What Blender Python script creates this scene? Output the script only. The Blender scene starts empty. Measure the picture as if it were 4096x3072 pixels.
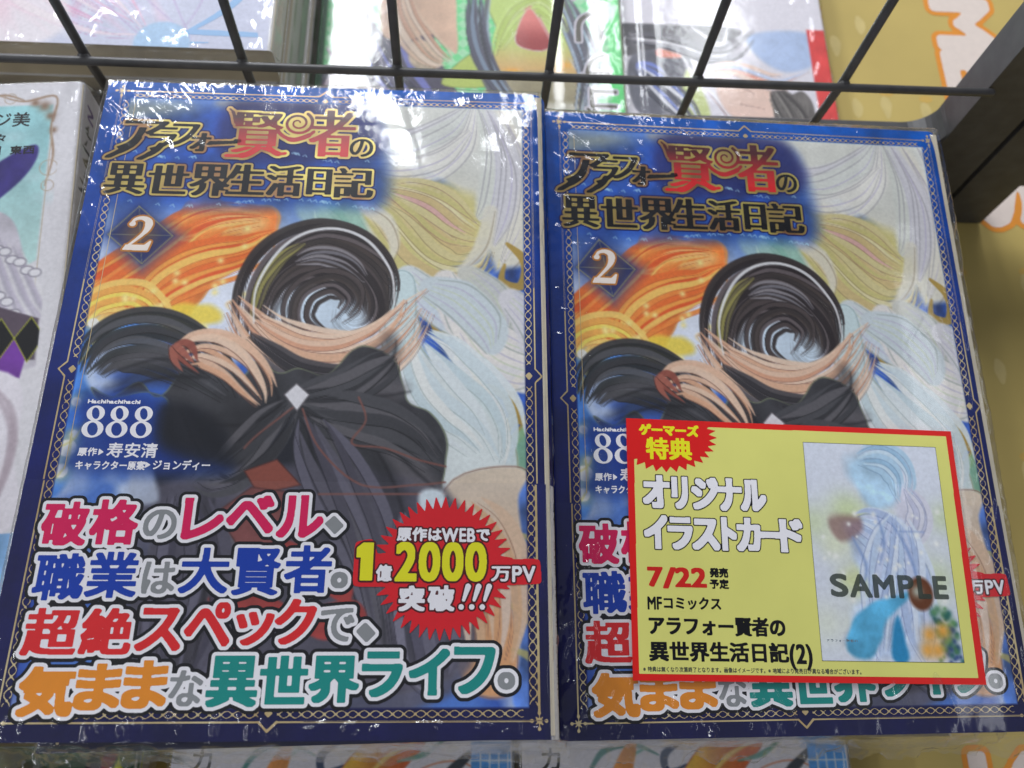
import bpy, math, random
import numpy as np
from mathutils import Matrix, Vector

# ------------------------------------------------------------------ camera, light, exposure
MM = 0.001
scn = bpy.context.scene
COL = scn.collection
def RX(a): return Matrix.Rotation(a, 4, 'X')
def RY(a): return Matrix.Rotation(a, 4, 'Y')
def RZ(a): return Matrix.Rotation(a, 4, 'Z')

cam_d = bpy.data.cameras.new('camera'); cam = bpy.data.objects.new('camera', cam_d); COL.objects.link(cam)
cam.matrix_world = Matrix.Translation((0, 0, 214.44*MM)) @ RZ(-0.163) @ RX(0.3677) @ RZ(0.1671)
cam_d.sensor_width = 36.0; cam_d.lens = 30.654; cam_d.clip_start = 0.01; cam_d.clip_end = 60.0
cam_d.dof.use_dof = True; cam_d.dof.focus_distance = 0.225; cam_d.dof.aperture_fstop = 17.0
scn.camera = cam

world = bpy.data.worlds.new('World'); scn.world = world; world.use_nodes = True
wb = world.node_tree.nodes['Background']
wb.inputs[0].default_value = (0.86, 0.90, 1.0, 1); wb.inputs[1].default_value = 0.15

def tube_light(name, x, y, ln, power, z=2.0, w=0.22):
    d = bpy.data.lights.new(name, 'AREA'); d.shape = 'RECTANGLE'; d.size = w; d.size_y = ln
    d.energy = power; d.color = (0.93, 0.96, 1.0)
    o = bpy.data.objects.new(name, d); COL.objects.link(o); o.location = (x, y, z)
    return o
for i, (x, y, p) in enumerate([(-1.9, 3.3, 50), (-1.15, 3.5, 54), (-0.42, 3.05, 40), (0.36, 3.1, 24), (0.85, 3.2, 16), (-2.3, 0.2, 26), (1.75, 0.2, 4), (-1.6, -2.4, 6)]):
    tube_light('ceiling_tube_light', x, y, 2.4, p)

scn.view_settings.view_transform = 'Standard'; scn.view_settings.look = 'None'
scn.view_settings.exposure = 0.50; scn.view_settings.gamma = 1.0
scn.cycles.max_bounces = 10; scn.cycles.transparent_max_bounces = 24
scn.cycles.caustics_reflective = False; scn.cycles.caustics_refractive = False

rng = np.random.default_rng(7); random.seed(7)

# ------------------------------------------------------------------ helpers: colour, materials
def lin(c):
    c = np.asarray(c, float)
    return np.where(c <= 0.04045, c/12.92, ((c+0.055)/1.055)**2.4)
def L4(c): return tuple(float(t) for t in lin(c[:3])) + (1.0,)

def material(name):
    m = bpy.data.materials.new(name); m.use_nodes = True
    nt = m.node_tree
    return m, nt, nt.nodes['Principled BSDF']
def plain(name, c, rough=0.4, metal=0.0, var=0.06, scale=300.0, bump=0.0, coat=0.0, spec=0.25):
    m, nt, b = material(name)
    tc = nt.nodes.new('ShaderNodeTexCoord'); nz = nt.nodes.new('ShaderNodeTexNoise'); nz.inputs['Scale'].default_value = scale
    nz.inputs['Detail'].default_value = 4
    nt.links.new(tc.outputs['Object'], nz.inputs['Vector'])
    mx = nt.nodes.new('ShaderNodeMixRGB'); mx.blend_type = 'MULTIPLY'; mx.inputs[0].default_value = 1.0
    mp = nt.nodes.new('ShaderNodeMapRange'); mp.inputs[1].default_value = 0.3; mp.inputs[2].default_value = 0.7
    mp.inputs[3].default_value = 1.0-var; mp.inputs[4].default_value = 1.0
    nt.links.new(nz.outputs[0], mp.inputs[0]); mx.inputs[1].default_value = L4(c)
    nt.links.new(mp.outputs[0], mx.inputs[2]); nt.links.new(mx.outputs[0], b.inputs['Base Color'])
    b.inputs['Roughness'].default_value = rough; b.inputs['Specular IOR Level'].default_value = spec; b.inputs['Metallic'].default_value = metal
    b.inputs['Coat Weight'].default_value = coat; b.inputs['Coat Roughness'].default_value = 0.15
    if bump > 0:
        bp = nt.nodes.new('ShaderNodeBump'); bp.inputs['Strength'].default_value = bump; bp.inputs['Distance'].default_value = 0.0003
        nt.links.new(nz.outputs[0], bp.inputs['Height']); nt.links.new(bp.outputs[0], b.inputs['Normal'])
    return m
def attr_mat(name, rough=0.38, coat=0.0):
    m, nt, b = material(name)
    a = nt.nodes.new('ShaderNodeAttribute'); a.attribute_name = 'Col'
    tc = nt.nodes.new('ShaderNodeTexCoord'); nz = nt.nodes.new('ShaderNodeTexNoise'); nz.inputs['Scale'].default_value = 900; nz.inputs['Detail'].default_value = 3
    nt.links.new(tc.outputs['Object'], nz.inputs['Vector'])
    mp = nt.nodes.new('ShaderNodeMapRange'); mp.inputs[1].default_value = 0.3; mp.inputs[2].default_value = 0.7
    mp.inputs[3].default_value = 0.92; mp.inputs[4].default_value = 1.05
    mx = nt.nodes.new('ShaderNodeMixRGB'); mx.blend_type = 'MULTIPLY'; mx.inputs[0].default_value = 1.0
    nt.links.new(nz.outputs[0], mp.inputs[0]); nt.links.new(a.outputs['Color'], mx.inputs[1]); nt.links.new(mp.outputs[0], mx.inputs[2])
    nt.links.new(mx.outputs[0], b.inputs['Base Color']); b.inputs['Roughness'].default_value = rough; b.inputs['Specular IOR Level'].default_value = 0.2
    b.inputs['Coat Weight'].default_value = coat; b.inputs['Coat Roughness'].default_value = 0.12
    return m
def gradient_mat(name, c0, c1, v0, v1, rough=0.35, axis=1):
    """ink that runs from c0 to c1 between object-space heights v0 and v1 (mm)"""
    m, nt, b = material(name)
    tc = nt.nodes.new('ShaderNodeTexCoord'); sp = nt.nodes.new('ShaderNodeSeparateXYZ'); nt.links.new(tc.outputs['Object'], sp.inputs[0])
    mp = nt.nodes.new('ShaderNodeMapRange'); mp.inputs[1].default_value = v0*MM; mp.inputs[2].default_value = v1*MM
    nt.links.new(sp.outputs[axis], mp.inputs[0])
    mx = nt.nodes.new('ShaderNodeMixRGB'); mx.inputs[1].default_value = L4(c0); mx.inputs[2].default_value = L4(c1)
    nt.links.new(mp.outputs[0], mx.inputs[0]); nt.links.new(mx.outputs[0], b.inputs['Base Color']); b.inputs['Roughness'].default_value = rough
    return m
def foil_mat(name, ca, cb, metal=0.35, rough=0.32, scale=60):
    m, nt, b = material(name)
    tc = nt.nodes.new('ShaderNodeTexCoord'); nz = nt.nodes.new('ShaderNodeTexNoise'); nz.inputs['Scale'].default_value = scale; nz.inputs['Detail'].default_value = 1
    mpg = nt.nodes.new('ShaderNodeMapping'); mpg.inputs['Scale'].default_value = (1.0, 0.8, 1)
    nt.links.new(tc.outputs['Object'], mpg.inputs[0]); nt.links.new(mpg.outputs[0], nz.inputs['Vector'])
    r = nt.nodes.new('ShaderNodeValToRGB'); r.color_ramp.elements[0].position = 0.38; r.color_ramp.elements[1].position = 0.62
    r.color_ramp.elements[0].color = L4(ca); r.color_ramp.elements[1].color = L4(cb)
    nt.links.new(nz.outputs[0], r.inputs[0]); nt.links.new(r.outputs[0], b.inputs['Base Color'])
    b.inputs['Metallic'].default_value = metal; b.inputs['Roughness'].default_value = rough
    return m
def film_mat(name, strength=1.0, rough=0.06, haze=0.05):
    m = bpy.data.materials.new(name); m.use_nodes = True; nt = m.node_tree; nt.nodes.clear()
    out = nt.nodes.new('ShaderNodeOutputMaterial'); tr = nt.nodes.new('ShaderNodeBsdfTransparent'); gl = nt.nodes.new('ShaderNodeBsdfGlossy')
    df = nt.nodes.new('ShaderNodeBsdfDiffuse'); tl = nt.nodes.new('ShaderNodeBsdfTranslucent')
    df.inputs[0].default_value = (0.85, 0.87, 0.9, 1); tl.inputs[0].default_value = (0.85, 0.87, 0.9, 1)
    gl.inputs['Roughness'].default_value = rough
    tc = nt.nodes.new('ShaderNodeTexCoord'); nz = nt.nodes.new('ShaderNodeTexNoise'); nz.inputs['Scale'].default_value = 220; nz.inputs['Detail'].default_value = 3
    nt.links.new(tc.outputs['Object'], nz.inputs['Vector'])
    bp = nt.nodes.new('ShaderNodeBump'); bp.inputs['Strength'].default_value = 0.25; bp.inputs['Distance'].default_value = 0.0002
    nt.links.new(nz.outputs[0], bp.inputs['Height']); nt.links.new(bp.outputs[0], gl.inputs['Normal'])
    fr = nt.nodes.new('ShaderNodeFresnel'); ge = nt.nodes.new('ShaderNodeNewGeometry'); ir = nt.nodes.new('ShaderNodeMapRange')
    ir.inputs[3].default_value = 1.5; ir.inputs[4].default_value = 1/1.5; nt.links.new(ge.outputs['Backfacing'], ir.inputs[0]); nt.links.new(ir.outputs[0], fr.inputs[0]); nt.links.new(bp.outputs[0], fr.inputs['Normal'])
    mu = nt.nodes.new('ShaderNodeMath'); mu.operation = 'MULTIPLY'; mu.use_clamp = True; mu.inputs[1].default_value = 1.15*strength
    nt.links.new(fr.outputs[0], mu.inputs[0])
    add = nt.nodes.new('ShaderNodeMixShader'); add.inputs[0].default_value = 0.4
    nt.links.new(df.outputs[0], add.inputs[1]); nt.links.new(tl.outputs[0], add.inputs[2])
    m1 = nt.nodes.new('ShaderNodeMixShader'); m1.inputs[0].default_value = haze
    nt.links.new(tr.outputs[0], m1.inputs[1]); nt.links.new(add.outputs[0], m1.inputs[2])
    m2 = nt.nodes.new('ShaderNodeMixShader'); nt.links.new(mu.outputs[0], m2.inputs[0])
    nt.links.new(m1.outputs[0], m2.inputs[1]); nt.links.new(gl.outputs[0], m2.inputs[2]); nt.links.new(m2.outputs[0], out.inputs[0])
    return m

# ------------------------------------------------------------------ helpers: meshes (all sizes given in millimetres)
def mesh_obj(name, verts, faces, mat, parent=None, smooth=False, col=None):
    me = bpy.data.meshes.new(name)
    v = np.asarray(verts, float)*MM
    if isinstance(faces, tuple):
        loops, tot = faces
        me.vertices.add(len(v)); me.vertices.foreach_set('co', v.astype(np.float32).ravel())
        me.loops.add(len(loops)); me.loops.foreach_set('vertex_index', np.asarray(loops, np.int32))
        st = np.concatenate([[0], np.cumsum(tot)[:-1]]).astype(np.int32)
        me.polygons.add(len(tot)); me.polygons.foreach_set('loop_start', st)
        me.update(calc_edges=True)
    else:
        me.from_pydata([tuple(p) for p in v], [], faces); me.update()
    if smooth: me.polygons.foreach_set('use_smooth', np.ones(len(me.polygons), bool))
    if col is not None:
        a = me.color_attributes.new('Col', 'FLOAT_COLOR', 'POINT')
        c = np.ones((len(v), 4), np.float32); c[:, :3] = lin(np.clip(col, 0, 1)); a.data.foreach_set('color', c.ravel())
    me.materials.append(mat)
    o = bpy.data.objects.new(name, me); COL.objects.link(o)
    if parent is not None: o.parent = parent
    return o
def tag(o, label, cat, group=None, kind=None):
    if label: o['label'] = label
    if cat: o['category'] = cat
    if group: o['group'] = group
    if kind: o['kind'] = kind
    return o
def empty(name, loc, rot=None):
    o = bpy.data.objects.new(name, None); COL.objects.link(o); o.empty_display_size = 0.02
    o.matrix_world = Matrix.Translation(Vector(loc)*MM) @ (rot if rot is not None else Matrix.Identity(4))
    return o
def copy_tree(o, parent=None):
    c = o.copy(); COL.objects.link(c); c.parent = parent
    for ch in [k for k in bpy.data.objects if k.parent == o]: copy_tree(ch, c)
    return c
def grid_faces(nu, nv, flip=False):
    i = np.arange(nv-1)[:, None]*nu + np.arange(nu-1)[None, :]
    f = np.stack([i, i+nu, i+nu+1, i+1], -1).reshape(-1, 4)
    if flip: f = f[:, ::-1]
    return f.ravel(), np.full(len(f), 4)
def box_vf(x0, x1, y0, y1, z0, z1, b=0.0):
    v = []
    for z, k in ((z0, b), (z0+b, 0), (z1-b, 0), (z1, b)) if b > 0 else ((z0, 0), (z1, 0)):
        v += [(x0+k, y0+k, z), (x1-k, y0+k, z), (x1-k, y1-k, z), (x0+k, y1-k, z)]
    n = len(v)//4; f = [(3, 2, 1, 0), (4*n-4, 4*n-3, 4*n-2, 4*n-1)]
    for r in range(n-1):
        for k in range(4):
            a = 4*r+k; c = 4*r+(k+1) % 4; f.append((a, c, c+4, a+4))
    return v, f
def box(name, x0, x1, y0, y1, z0, z1, mat, parent=None, b=0.0):
    v, f = box_vf(x0, x1, y0, y1, z0, z1, b); return mesh_obj(name, v, f, mat, parent)
def tube(name, pts, r, mat, parent=None, n=12):
    pts = [Vector(p) for p in pts]; V = []; F = []
    up = Vector((0.1, 0.9, 0.2)) if abs((pts[-1]-pts[0]).normalized().y) < 0.8 else Vector((0, 0, 1))
    rings = [(pts[0]-(pts[1]-pts[0]).normalized()*r*0.5, 0.5)]+[(p, 1.0) for p in pts]+[(pts[-1]+(pts[-1]-pts[-2]).normalized()*r*0.5, 0.5)]
    P = [q[0] for q in rings]
    for i, (p, s) in enumerate(rings):
        t = (P[min(i+1, len(P)-1)]-P[max(i-1, 0)]).normalized()
        a = t.cross(up).normalized(); b = t.cross(a)
        for k in range(n):
            an = 2*math.pi*k/n; V.append(p+a*(r*s*math.cos(an))+b*(r*s*math.sin(an)))
    for i in range(len(rings)-1):
        for k in range(n): F.append((i*n+k, i*n+(k+1) % n, (i+1)*n+(k+1) % n, (i+1)*n+k))
    F.append(tuple(range(n))[::-1]); F.append(tuple((len(rings)-1)*n+k for k in range(n)))
    o = mesh_obj(name, [tuple(v) for v in V], F, mat, parent, smooth=True)
    return o

# ------------------------------------------------------------------ lettering: font outlines -> filled masks -> flat meshes of any stroke weight
GLY = {}
def load_glyphs(text):
    chars = sorted(set(text)-set(' \n')-set(GLY)); tmp = []
    for ch in chars:
        cu = bpy.data.curves.new('glyph', 'FONT'); cu.body = ch; cu.resolution_u = 5
        o = bpy.data.objects.new('glyph', cu); COL.objects.link(o); tmp.append((ch, o, cu))
    bpy.context.view_layer.update(); dg = bpy.context.evaluated_depsgraph_get()
    for ch, o, cu in tmp:
        ev = o.evaluated_get(dg); me = ev.to_mesh(); me.calc_loop_triangles()
        co = np.empty(len(me.vertices)*3, np.float32); me.vertices.foreach_get('co', co); co = co.reshape(-1, 3)[:, :2]
        tr = np.empty(len(me.loop_triangles)*3, np.int32); me.loop_triangles.foreach_get('vertices', tr)
        GLY[ch] = (co.astype(float).copy(), tr.reshape(-1, 3).copy()); ev.to_mesh_clear()
    for ch, o, cu in tmp:
        bpy.data.objects.remove(o); bpy.data.curves.remove(cu)
class Mask:
    """boolean picture of a print layer; u to the right, v downward, in mm"""
    def __init__(s, u0, v0, u1, v1, p):
        s.u0, s.v0, s.p = u0, v0, p
        s.nx = int((u1-u0)/p)+1; s.ny = int((v1-v0)/p)+1; s.m = np.zeros((s.ny, s.nx), bool)
    def like(s):
        o = Mask.__new__(Mask); o.u0, o.v0, o.p, o.nx, o.ny = s.u0, s.v0, s.p, s.nx, s.ny; o.m = np.zeros_like(s.m); return o
    def win(s, a, b, c, d):
        i0 = max(0, int((a-s.u0)/s.p)-1); i1 = min(s.nx, int((c-s.u0)/s.p)+3)
        j0 = max(0, int((b-s.v0)/s.p)-1); j1 = min(s.ny, int((d-s.v0)/s.p)+3)
        if i0 >= i1 or j0 >= j1: return None
        U, V = np.meshgrid(s.u0+np.arange(i0, i1)*s.p, s.v0+np.arange(j0, j1)*s.p)
        return slice(j0, j1), slice(i0, i1), U, V
    def tris(s, P, T):
        for t in T:
            a, b, c = P[t]; w = s.win(min(a[0], b[0], c[0]), min(a[1], b[1], c[1]), max(a[0], b[0], c[0]), max(a[1], b[1], c[1]))
            if w is None: continue
            J, I, U, V = w; e = 1e-9
            d1 = (U-a[0])*(b[1]-a[1])-(V-a[1])*(b[0]-a[0]); d2 = (U-b[0])*(c[1]-b[1])-(V-b[1])*(c[0]-b[0]); d3 = (U-c[0])*(a[1]-c[1])-(V-c[1])*(a[0]-c[0])
            s.m[J, I] |= ((d1 >= -e) & (d2 >= -e) & (d3 >= -e)) | ((d1 <= e) & (d2 <= e) & (d3 <= e))
    def glyph(s, ch, bx, shear=0.0, tf=None):
        co, T = GLY[ch]
        if not len(co): return
        mn = co.min(0); sz = np.maximum(co.max(0)-mn, 1e-6); q = (co-mn)/sz
        P = np.stack([bx[0]+q[:, 0]*(bx[2]-bx[0])+shear*(q[:, 1]-0.5)*(bx[3]-bx[1]), bx[3]-q[:, 1]*(bx[3]-bx[1])], 1)
        if tf is not None: P = tf(P)
        s.tris(P, T)
    def line(s, text, u0, vtop, vbot, u1=None, tf=None, shear=0.0, gap=1.0, vertical=False):
        """a set line of text: natural advance widths, fitted into u0..u1"""
        adv = []; x = 0.0
        for ch in text:
            if ch == ' ': adv.append(None); x += 0.35; continue
            co, T = GLY[ch]; full = ord(ch) > 0x2000
            w = 1.0 if full else co[:, 0].max()+0.06
            adv.append(x); x += w*gap
        em = vbot-vtop; k = (u1-u0)/x if u1 is not None else em
        for ch, a in zip(text, adv):
            if a is None: continue
            co, T = GLY[ch]; P = co.copy(); full = ord(ch) > 0x2000
            yy = (P[:, 1]+(0.12 if full else 0.0))/(1.0 if full else 0.75)
            P = np.stack([u0+(a+P[:, 0])*k+shear*yy*em, vbot-yy*em], 1)
            if tf is not None: P = tf(P)
            s.tris(P, T)
    def stroke(s, pts, w):
        pts = np.asarray(pts, float); w = np.broadcast_to(np.asarray(w, float), (len(pts),))
        for k in range(len(pts)-1):
            a, b = pts[k], pts[k+1]; r = max(w[k], w[k+1])/2
            q = s.win(min(a[0], b[0])-r, min(a[1], b[1])-r, max(a[0], b[0])+r, max(a[1], b[1])+r)
            if q is None: continue
            J, I, U, V = q; d = b-a; t = np.clip(((U-a[0])*d[0]+(V-a[1])*d[1])/max(d@d, 1e-12), 0, 1)
            s.m[J, I] |= np.hypot(U-a[0]-t*d[0], V-a[1]-t*d[1]) <= (w[k]+(w[k+1]-w[k])*t)/2
    def poly(s, pts, val=True):
        pts = np.asarray(pts, float); q = s.win(*pts.min(0), *pts.max(0))
        if q is None: return
        J, I, U, V = q; ins = np.zeros(U.shape, bool)
        for k in range(len(pts)):
            a = pts[k]; b = pts[(k+1) % len(pts)]
            if a[1] == b[1]: continue
            c = ((a[1] > V) != (b[1] > V)) & (U < (b[0]-a[0])*(V-a[1])/(b[1]-a[1])+a[0]); ins ^= c
        if val: s.m[J, I] |= ins
        else: s.m[J, I] &= ~ins
    def ellipse(s, cu, cv, ru, rv, val=True, rot=0.0):
        t = np.linspace(0, 2*math.pi, 49)[:-1]
        s.poly(np.stack([cu+ru*np.cos(t)*math.cos(rot)-rv*np.sin(t)*math.sin(rot), cv+ru*np.cos(t)*math.sin(rot)+rv*np.sin(t)*math.cos(rot)], 1), val)
    def aniso(s, dil_u, ero_v):
        m = s.m.copy(); n = int(round(ero_v/s.p))
        for k in range(1, n+1):
            a = s.m.copy(); 
            if k % 2: a[:-(k+1)//2] &= s.m[(k+1)//2:]; m &= a
            else: a[k//2:] &= s.m[:-(k//2)]; m &= a
        n = int(round(dil_u/s.p)); o = m.copy()
        for k in range(1, n+1): o[:, k:] |= m[:, :-k]; o[:, :-k] |= m[:, k:]
        s.m = o
    def fat(s, du, dv):
        """square-cornered bolding by du, dv mm on each side"""
        m = s.m.copy(); n = int(round(du/s.p)); k2 = int(round(dv/s.p)); o = m.copy()
        for k in range(1, n+1): o[:, k:] |= m[:, :-k]; o[:, :-k] |= m[:, k:]
        m = o.copy()
        for k in range(1, k2+1): o[k:] |= m[:-k]; o[:-k] |= m[k:]
        s.m = o; return s
    def sdf(s, R):
        """signed distance in mm: negative inside, valid to R outside"""
        def edt(m, Rp):
            g = np.full(m.shape, 1e3); g[m] = 0
            for k in range(1, Rp+1):
                h = np.full(m.shape, 1e3); h[k:][m[:-k]] = k; h2 = np.full(m.shape, 1e3); h2[:-k][m[k:]] = k
                g = np.minimum(g, np.minimum(h, h2))
            g = g*g; o = g.copy()
            for k in range(1, Rp+1):
                o[:, k:] = np.minimum(o[:, k:], g[:, :-k]+k*k); o[:, :-k] = np.minimum(o[:, :-k], g[:, k:]+k*k)
            return np.sqrt(np.minimum(o, (Rp+1.0)**2))
        n = int(math.ceil(R/s.p))+2; d = edt(s.m, n)-edt(~s.m, 4)
        d = d-np.where(s.m, -0.5, 0.5)
        e = np.pad(d, 1, mode='edge'); d = (e[:-2, 1:-1]+e[2:, 1:-1]+e[1:-1, :-2]+e[1:-1, 2:]+2*d)/6
        for _ in range(2):
            e = np.pad(d, 1, mode='edge'); d = (e[:-2, 1:-1]+e[2:, 1:-1]+e[1:-1, :-2]+e[1:-1, 2:]+2*d)/6
        return d*s.p
def iso_mesh(ms, F, off, place, z):
    """flat polygons of everything where F < off; place(u,v)->x,y"""
    G = off-F; G = G.copy(); G[0] = G[-1] = -1; G[:, 0] = G[:, -1] = -1; G[np.abs(G) < 1e-7] = -1e-7
    a, b, c, d = G[:-1, :-1], G[:-1, 1:], G[1:, 1:], G[1:, :-1]
    code = (a > 0)*1+(b > 0)*2+(c > 0)*4+(d > 0)*8
    VU = []; VV = []; tot = []
    # full cells merged into runs, 24 cells at most
    full = code == 15
    st = full & ~np.pad(full, ((0, 0), (1, 0)))[:, :-1]; en = full & ~np.pad(full, ((0, 0), (0, 1)))[:, 1:]
    js, i0 = np.nonzero(st); _, i1 = np.nonzero(en)
    if len(js):
        i1 = i1+1
        # merge vertically identical runs
        key = {}; rects = []
        for j, p0, p1 in zip(js.tolist(), i0.tolist(), i1.tolist()):
            r = key.get((p0, p1))
            if r is not None and r[1] == j: r[1] = j+1
            else:
                r = [j, j+1, p0, p1]; key[(p0, p1)] = r; rects.append(r)
        r = np.array(rects, float)
        VU.append(np.stack([r[:, 2], r[:, 2], r[:, 3], r[:, 3]], 1).ravel()); VV.append(np.stack([r[:, 0], r[:, 1], r[:, 1], r[:, 0]], 1).ravel())
        tot.append(np.full(len(r), 4))
    for k in range(1, 15):
        J, I = np.nonzero(code == k)
        if not len(J): continue
        vals = [a[J, I], b[J, I], c[J, I], d[J, I]]; cu = [0, 1, 1, 0]; cv = [0, 0, 1, 1]; pu = []; pv = []
        for q in range(4):
            n = (q+1) % 4; q_in = (k >> q) & 1; n_in = (k >> n) & 1
            if q_in: pu.append(I+cu[q]+0.0); pv.append(J+cv[q]+0.0)
            if q_in != n_in:
                t = vals[q]/(vals[q]-vals[n]); pu.append(I+cu[q]+(cu[n]-cu[q])*t); pv.append(J+cv[q]+(cv[n]-cv[q])*t)
        pu = np.stack(pu[::-1], 1); pv = np.stack(pv[::-1], 1)
        VU.append(pu.ravel()); VV.append(pv.ravel()); tot.append(np.full(len(J), pu.shape[1]))
    if not VU: return None
    U = ms.u0+np.concatenate(VU)*ms.p; V = ms.v0+np.concatenate(VV)*ms.p
    P = place(U, V)
    if len(P) == 2: P = (P[0], P[1], np.full(len(U), z))
    else: P = (P[0], P[1], P[2]+z)
    T = np.concatenate(tot); return np.stack(P, 1), (np.arange(len(U)), T)
def print_layer(name, ms, off, place, z, mat, parent, F=None, R=None):
    if F is None: F = ms.sdf(R if R else max(off, 0)+0.3)
    r = iso_mesh(ms, F, off, place, z)
    if r is None: return None
    return mesh_obj(name, r[0], r[1], mat, parent)

# ------------------------------------------------------------------ painter for the printed pictures (generic colour compositions)
def fnoise(shape, cell, seed, octv=3):
    r = np.random.default_rng(seed); out = np.zeros(shape); amp = 1.0; tot = 0
    for o in range(octv):
        c = max(cell/(2**o), 1.5); ny = int(shape[0]/c)+3; nx = int(shape[1]/c)+3; g = r.random((ny, nx))
        y = np.arange(shape[0])/c; x = np.arange(shape[1])/c; j = y.astype(int); i = x.astype(int); fy = y-j; fx = x-i
        fy = (fy*fy*(3-2*fy))[:, None]; fx = (fx*fx*(3-2*fx))[None, :]
        a = g[j][:, i]; b = g[j][:, i+1]; cc = g[j+1][:, i]; d = g[j+1][:, i+1]
        out += amp*((a*(1-fx)+b*fx)*(1-fy)+(cc*(1-fx)+d*fx)*fy); tot += amp; amp *= 0.5
    return out/tot
def spline(pts, n=6, closed=False):
    p = np.asarray(pts, float)
    if len(p) < 3: return p
    out = []; N = len(p); rg = range(N if closed else N-1)
    for i in rg:
        p0 = p[(i-1) % N] if closed or i > 0 else p[i]; p1 = p[i]; p2 = p[(i+1) % N]; p3 = p[(i+2) % N] if closed or i+2 < N else p2
        for t in np.arange(n)/n:
            out.append(0.5*(2*p1+(p2-p0)*t+(2*p0-5*p1+4*p2-p3)*t*t+(3*p1-p0-3*p2+p3)*t**3))
    if not closed: out.append(p[-1])
    return np.array(out)
def leaf(c, u, v, an, ln, wd, col, vein=None, edge=None, alpha=1.0):
    d = np.array([math.cos(an), math.sin(an)]); n = np.array([-d[1], d[0]]); o = np.array([u, v])
    c.poly([o-d*ln, o-d*ln*0.35+n*wd, o+d*ln*0.45+n*wd*0.85, o+d*ln*1.1, o+d*ln*0.45-n*wd*0.85, o-d*ln*0.35-n*wd], col, soft=0.3, mot=0.12, edge=edge, alpha=alpha)
    if vein is not None: c.stroke([o-d*ln*0.9, o+n*wd*0.12, o+d*ln], [0.15, 0.35, 0.15], vein, 0.85, 0.15)
def ribbons(c, path, n, spread, cols, ink, rs, w=1.6, curl=0.0):
    """bundle of tapering ribbons that follow one path, each with a thin ink line"""
    P = spline(path, 4); T = np.gradient(P, axis=0); T /= np.maximum(np.hypot(T[:, 0], T[:, 1]), 1e-6)[:, None]; N = np.stack([-T[:, 1], T[:, 0]], 1)
    t = np.linspace(0, 1, len(P)); order = rs.permutation(n)
    for k in order:
        o = (k/(n-1)-0.5)*spread; env = np.sin(np.clip(t*0.94+0.05, 0, 1)*math.pi)**0.6; ph = rs.uniform(0, 6.28)
        Q_ = P+N*((o*env+0.35*w*np.sin(t*5+ph))[:, None]); a = int(rs.uniform(0, 0.12)*len(P)); b = len(P)-int(rs.uniform(0, 0.18)*len(P)); Q_ = Q_[a:b]
        if len(Q_) < 5: continue
        ww = w*rs.uniform(0.7, 1.3); c.stroke(Q_[::2], [0.15, ww, ww*1.15, ww*0.7, 0.12], cols[k % len(cols)], 0.95, 0.22)
        M_ = np.gradient(Q_, axis=0); M_ /= np.maximum(np.hypot(M_[:, 0], M_[:, 1]), 1e-6)[:, None]; c.stroke((Q_+np.stack([-M_[:, 1], M_[:, 0]], 1)*ww*0.5)[::2], [0.1, 0.26, 0.26, 0.1], ink, 0.75, 0.12)
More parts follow.
